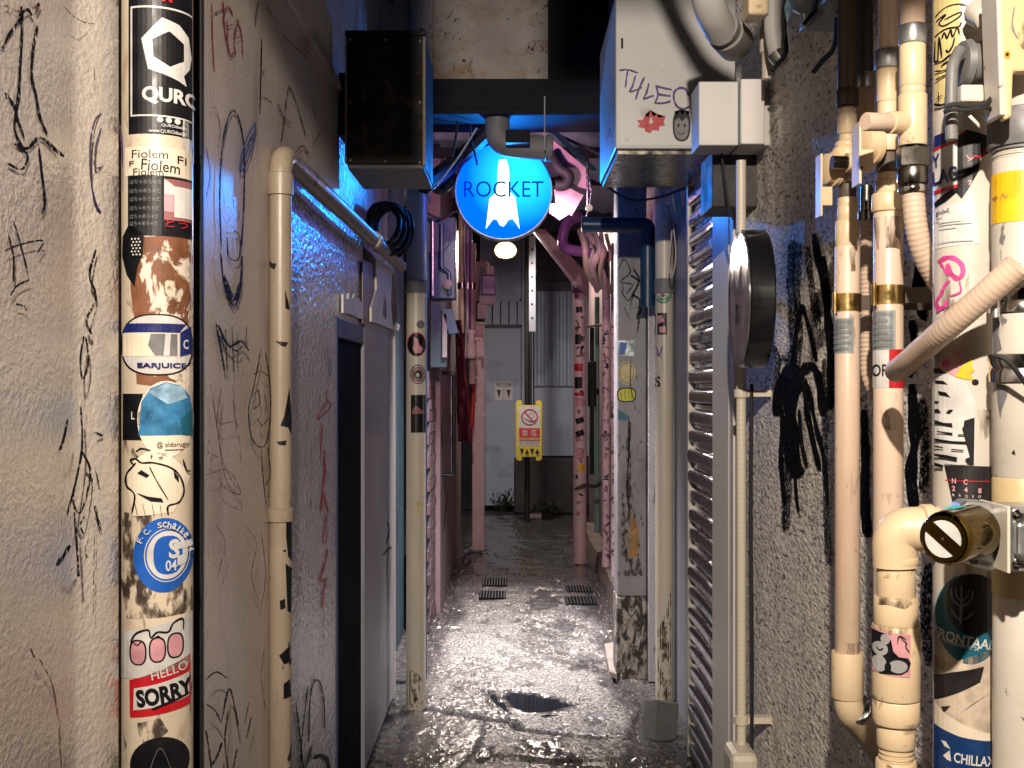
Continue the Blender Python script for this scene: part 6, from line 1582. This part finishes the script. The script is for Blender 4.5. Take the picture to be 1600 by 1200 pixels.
# --- E: pipe at the right edge
YE = 1.60
XE = xat(1600, YE)
rE = 47 / F * YE
E = thing('taped_pipe', 'flaking white pipe with yellow tape at the right edge', 'pipe', (XE, YE, 0))
fe = oncyl(XE, YE, rE)
prof_pipe(E, 'tube', XE, YE, [(250, 745, 47)], 'pipe_flaking')
prof_pipe(E, 'lower_tube', XE, YE, [(930, 1700, 46)], 'pipe_white_big')
prof_pipe(E, 'yellowed_tube', XE, YE, [(745, 930, 47)], 'pipe_yellowed')
prof_pipe(E, 'grey_socket', XE, YE, [(172, 182, 46), (182, 232, 54), (232, 238, 49)], 'rubber_grey')
prof_pipe(E, 'thread', XE, YE, [(238, 242, 45), (242, 246, 46.5), (246, 250, 45), (250, 254, 46.5)], 'pipe_white_big')
prof_pipe(E, 'upper_tube', XE, YE, [(-300, 172, 40)], 'pipe_white_big')
stick(E, fe, [('rect', (1550, 267, 1650, 346), 'print_yellow'), ('t', 'ゃん', 'print_brownpink', (1553, 300, 1577, 310), 0.01, -6)], 'yellow tape with two brush characters', name='tape')
each(E, 'paint_flake', fe, [('poly', [(1554, 495), (1566, 502), (1563, 520), (1568, 545), (1556, 552)], 'print_midgrey'), ('poly', [(1560, 600), (1574, 602), (1576, 618), (1568, 640), (1566, 655), (1562, 630)], 'print_midgrey'), ('s', [(1564, 428), (1576, 437), (1590, 442)], 'print_midgrey', 5), ('s', [(1586, 420), (1596, 412)], 'print_midgrey', 4), ('poly', [(1582, 708), (1586, 702), (1588, 711)], IK)], cell=6)
for (ya, yb) in ((452, 490), (553, 598)):
    z0, z1 = zat(yb, YE), zat(ya, YE)
    h = z1 - z0
    MB().lathe((XE, YE, z0), (0, 0, 1), [(0, rE), (0.001, rE + 0.004), (h * 0.35, rE + 0.004), (h * 0.5, rE + 0.0015), (h * 0.65, rE + 0.004), (h - 0.001, rE + 0.004), (h, rE)], 40).build('clamp', 'chrome', E)
p_ = P(1549, 450, 1.585)
MB().lathe((p_.x, 1.570, zat(497, 1.585)), (0, 0, 1), [(0, 0.0055), (0.036, 0.0055)], 14).build('clamp_hinge', 'galvanised', E)
MB().tube(crom([P(1553, 555, 1.530), P(1572, 562, 1.520), P(1590, 582, 1.520), P(1610, 610, 1.530)], 6), 0.0032, 8).build('strap', 'cable', E)

# --- bracket at the top right corner
tb3 = thing('steel_bracket', 'cream painted steel bracket with rust spots at the top right', 'bracket', P(1580, 180, 1.530))
MB().prism([P(1556, 0, 1.520), P(1566, -40, 1.520), P(1640, -40, 1.520), P(1640, 110, 1.520), P(1584, 112, 1.520), P(1582, 182, 1.520), P(1570, 188, 1.520), P(1566, 120, 1.520)], (0, 0.02, 0)).build('plate', 'pipe_yellowed', tb3, smooth=0, bevel=0.004)
MB().prism([P(1556, -40, 1.500), P(1564, -40, 1.500), P(1572, 180, 1.520), P(1563, 180, 1.520)], (0, 0.05, 0)).build('edge_flange', 'pipe_white_big', tb3, smooth=0, bevel=0.002)
decal(tb3, 'rust_spot', onface(1.520), [('ell', (1574, 85, 5, 6), 'print_orange'), ('ell', (1574, 85, 2.6, 3), 'ink_black'), ('s', [(1585, 10), (1582, 40), (1590, 60)], 'print_midgrey', 3), ('poly', [(1590, 30), (1600, 25), (1604, 80), (1592, 70)], 'peel_black')])

# --- corrugated hose crossing in front
ch = thing('crossing_hose', 'thick beige corrugated hose slanting across the poster pipe', 'hose', P(1400, 580, 1.66))
pth, rad = ribbed(bez([P(1400, 580, 1.84), P(1416, 568, 1.76), P(1480, 512, 1.61), P(1556, 446, 1.55), P(1590, 415, 1.53)], 0.06, 6), 0.0182, 0.0078, 0.00045)
MB().tube(pth, rad, 18).build('hose', 'hose', ch)
MB().lathe(P(1400, 580, 1.84), (-0.7, 0.8, -0.3), [(0, 0.0172), (0.006, 0.0150), (0.008, 0.006)], 16).build('end_cap', 'hose', ch)

# --- C: elbow and stacked couplings
YC = 1.72
XC = xat(1400, YC)
Cp = thing('elbow_pipe', 'fat beige elbow pipe with stacked couplings and grey cartoon sticker', 'pipe', (XC, YC, 0.2))
ex = P(1470, 828, YC)
MB().tube(bez([P(1470, 826, YC - 0.02), P(1397, 826, YC), P(1399, 885, YC)], 0.065, 10), 0.0325, 26).build('elbow', 'pipe_beige', Cp)
prof_pipe(Cp, 'neck', XC, YC, [(868, 938, 29.5)], 'pipe_beige')
prof_pipe(Cp, 'elbow_lip', XC, YC, [(868, 882, 34)], 'pipe_beige')
prof_pipe(Cp, 'upper_coupling', XC, YC, [(932, 976, 34)], 'pipe_beige')
prof_pipe(Cp, 'main_coupling', XC, YC, [(976, 1090, 37)], 'pipe_beige')
prof_pipe(Cp, 'lower_coupling', XC, YC, [(1092, 1129, 36)], 'pipe_beige')
prof_pipe(Cp, 'reducer', XC, YC, [(1129, 1166, 29.5)], 'pipe_beige')
prof_pipe(Cp, 'thread', XC, YC, [(1166, 1171, 25), (1171, 1175, 26.5), (1175, 1179, 25), (1179, 1183, 26.5), (1183, 1187, 25)], 'pipe_beige')
prof_pipe(Cp, 'foot', XC, YC, [(1187, 1500, 31)], 'pipe_beige')
a = P(1456, 826, YC - 0.015)
MB().lathe(a, (-1, 0.05, 0), [(0, 0.0325), (0.001, 0.0365), (0.014, 0.0365), (0.016, 0.0325)], 26).build('elbow_ring', 'pipe_beige', Cp)
fcy = oncyl(XC, YC, 37 / F * YC)
stick(Cp, fcy, [('poly', [(1363, 984), (1422, 990), (1421, 1056), (1364, 1052)], 'print_pink'), ('poly', [(1363, 986), (1376, 988), (1386, 990), (1393, 1000), (1396, 1016), (1390, 1026), (1404, 1024), (1418, 1026), (1422, 1034), (1418, 1046), (1408, 1052), (1376, 1053), (1366, 1046), (1363, 1020)], IK),
    ('ell', (1376, 1014, 12, 11), 'print_grey'), ('ell', (1384, 998, 7, 8), 'print_grey'), ('ell', (1375, 1037, 11, 13), 'print_grey'), ('ell', (1403, 1039, 14, 10), 'print_grey'), ('ell', (1388, 1041, 5, 8), 'ink_black'), ('s', [(1371, 1012), (1376, 1016), (1381, 1012)], IK, 2), ('s', [(1420, 1016), (1414, 1006), (1416, 1002), (1407, 994)], IK, 1.6), ('s', [(1402, 1003), (1405, 991), (1416, 996)], IK, 2), ('s', [(1388, 987), (1394, 988)], IK, 1.5)], 'pink sticker with grey blob drawing and arrow', base=0.0012)

fA_, fB_, fC_ = oncyl(XA, YA, 19.2 / F * YA), oncyl(XB, YB, rB), oncyl(XC, YC, 30 / F * YC)
for fn_, t_, cx_, hw, ys in ((fA_, A, 1324, 19, (386, 490, 1004)), (fB_, B, 1388, 22, (338, 478, 612, 770))):
    for y_ in ys:
        pts_ = [(cx_ - hw, y_), (cx_ + hw, y_)] + [(cx_ + hw - k * hw / 4, y_ + (rnd.uniform(26, 60) if k % 2 else rnd.uniform(4, 14))) for k in range(9)]
        decal(t_, 'grime', fn_, [('poly', pts_, 'grime_run')], cell=5, base=0.0004)
for ya_, rp_ in ((883, 29.5), (932, 34), (976, 37), (1090, 37), (1129, 36)):
    f_ = oncyl(XC, YC, rp_ / F * YC)
    decal(Cp, 'grime', f_, [('poly', [(1400 - rp_, ya_ + 1), (1400 + rp_, ya_ + 1)] + [(1400 + rp_ - k * rp_ / 5, ya_ + (rnd.uniform(9, 24) if k % 2 else rnd.uniform(3, 6))) for k in range(11)], 'grime_run')], cell=5, base=0.0004)
for y_ in (20, 410, 640, 860):
    decal(D, 'grime', fd, [('poly', [(1464, y_), (1562, y_)] + [(1562 - k * 12, y_ + (rnd.uniform(30, 90) if k % 2 else rnd.uniform(6, 18))) for k in range(9)], 'grime_run')], cell=6, base=0.0003)

# --- gas valve with brass cap
gv = thing('gas_valve', 'galvanised gas valve with shiny slotted bronze cap', 'valve', P(1540, 840, 1.490))
MB().prism([P(1500, 790, 1.510), P(1515, 783, 1.510), P(1545, 785, 1.510), P(1568, 792, 1.510), P(1568, 893, 1.510), P(1548, 893, 1.510), P(1520, 888, 1.510), P(1500, 860, 1.510)], (0, 0.05, 0)).build('body', 'galvanised', gv, smooth=0, bevel=0.012, seg=3)
MB().box((xat(1569, 1.480), 1.470, zat(894, 1.480)), (xat(1574, 1.480), 1.560, zat(790, 1.480))).build('gasket', 'pipe_cream', gv, smooth=0, bevel=0.001)
MB().box((xat(1574.5, 1.480), 1.470, zat(892, 1.480)), (xat(1660, 1.480), 1.540, zat(791, 1.480))).build('flange', 'galvanised', gv, smooth=0, bevel=0.006, seg=3)
a, b_ = P(1582, 815, 1.470), P(1625, 868, 1.470)
MB().box((a.x, 1.455, b_.z), (b_.x, 1.470, a.z)).build('pad', 'galvanised', gv, smooth=0, bevel=0.004)
for py_ in (805, 882):
    MB().lathe(P(1591, py_, 1.470), (0, -1, 0), [(0, 0.008), (0.004, 0.008), (0.006, 0.006), (0.010, 0.004)], 12).build('bolt', 'chrome', gv)
fa_, bk_ = P(1474, 842, 1.440), P(1522, 830, 1.502)
ax = fa_ - bk_
Lc = ax.length
MB().lathe(bk_, ax, [(0, 0.026), (0.001, 0.035), (Lc - 0.012, 0.0345), (Lc - 0.004, 0.033), (Lc, 0.029)], 40).build('cap', 'bronze', gv)
fq = ax.normalized()
up = (V((0, 0, 1)) - fq * fq.z).normalized()
rt = up.cross(fq)
def slotpt(u, v, off):
    return fa_ + fq * off + rt * u + up * v
for s_ in (1, -1):
    arcp = []
    th = math.radians(38)
    for k in range(13):
        a_ = math.pi * (k / 12)
        u, v = 0.0235 * math.cos(a_), 0.0235 * math.sin(a_)
        v = max(v, 0.0085)
        u = math.copysign(min(abs(u), math.sqrt(max(0, 0.0235 ** 2 - v * v))), u)
        u, v = u, v * s_
        arcp.append(slotpt(-(u * math.cos(th) - v * math.sin(th)) * 1, u * math.sin(th) + v * math.cos(th), 0.0006))
    MB().prism(arcp, fq * 0.0008).build('cap_inlay', 'print_white', gv, smooth=0)
MB().lathe(slotpt(0, 0, 0.0004), fq, [(0, 0.002), (0.001, 0.002)], 10).build('pin', 'chrome', gv)
MB().prism([bk_ + fq * 0.03 + up * 0.0352 + rt * 0.003, bk_ + fq * 0.06 + up * 0.0352 + rt * 0.003, bk_ + fq * 0.06 + up * 0.0342 - rt * 0.014, bk_ + fq * 0.03 + up * 0.0342 - rt * 0.014], up * 0.0008).build('mark', 'print_turquoise', gv, smooth=0)

# unseen overhead cable bundle, added for its shadow on the grey cabinet
oc = thing('cable_bundle', 'unseen black cable bundle added overhead to shade the grey cabinet', 'cable', (0.3, 1.8, 2.6))
for k in range(3):
    d = V((0.006 * k, 0.02 * k, 0.012 * (k - 1)))
    MB().tube(crom([V(q) + d for q in [(0.10, 1.78, 3.05), (0.20, 1.8, 2.84), (0.238, 1.8, 2.767), (0.272, 1.8, 2.70), (0.325, 1.8, 2.63), (0.45, 1.8, 2.585), (0.76, 1.8, 2.57)]], 6), 0.010, 8).build('strand', 'cable', oc)

# more wiring and floor grit
cable('slack_wire', 'thin black wire slung under the grey cabinet', [(945, 290, 4.9), (985, 312, 4.85), (1030, 308, 4.8), (1075, 292, 4.75)], 0.005)
cable('meter_wire', 'thin black wire looping over the meter cabinet', [(662, 330, 6.9), (690, 342, 6.9), (715, 330, 6.9), (740, 345, 7.2)], 0.007)
cable('fence_wire', 'pale wire running down beside the purple riser pipe', [(727, 330, 8.8), (726, 400, 8.8), (729, 470, 8.8), (727, 560, 8.8)], 0.006, 'cable_pale')
cable('conduit_wire', 'black wire curling from the junction box to the drum sign', [(1128, 240, 3.4), (1132, 280, 3.4), (1140, 330, 3.35), (1160, 362, 3.3)], 0.004)
gr = MB()
rg = random.Random(11)
def stone(x, y, s):
    h, _w = floor_fn(x, y)
    pts = []
    for k in range(6):
        a = k * 1.047 + rg.uniform(-0.3, 0.3)
        r = s * rg.uniform(0.7, 1.1)
        pts.append((x + r * math.cos(a), y + r * math.sin(a), h - s * 0.2))
    top = [(x + (p_[0] - x) * 0.55, y + (p_[1] - y) * 0.55, h + s * rg.uniform(0.5, 0.9)) for p_ in pts]
    gr.add(pts + top, [tuple(range(6, 12))] + [(k, (k + 1) % 6, 6 + (k + 1) % 6, 6 + k) for k in range(6)])
for k in range(900):
    y = 4.4 + 6.5 * rg.random() ** 1.8
    side = rg.random()
    x = (-0.52 + abs(rg.gauss(0, 0.10))) if side < 0.42 else ((0.66 - abs(rg.gauss(0, 0.09))) if side < 0.80 else rg.uniform(-0.5, 0.6))
    stone(x, y, rg.choice((0.003, 0.004, 0.005, 0.007, 0.010)))
o = gr.build('gravel', 'curb_stone', smooth=0)
o['kind'] = 'stuff'
o['label'] = 'loose grit and small stones along the alley edges'
o['category'] = 'gravel'

# ---- unseen eaves and board, added overhead near the camera to shade the upper walls
tag(MB().box((0.165, 0.54, 2.44), (1.6, 0.60, 2.722)).build('added_eave', 'night_wall', smooth=0), 'unseen dark overhang added to shade the upper right wall', 'added_eave')
tag(MB().box((-1.6, 0.54, 2.572), (-0.10, 0.60, 3.4)).build('added_eave', 'night_wall', smooth=0), 'unseen dark overhang added to shade the upper left wall', 'added_eave')
tag(MB().box((-0.012, 0.54, 2.728), (1.6, 0.595, 3.4)).build('shade_board', 'night_wall', smooth=0), 'unseen dark board added to shade part of the beam', 'shade_board')

for t in THINGS:
    if '_o' in t:
        del t['_o']
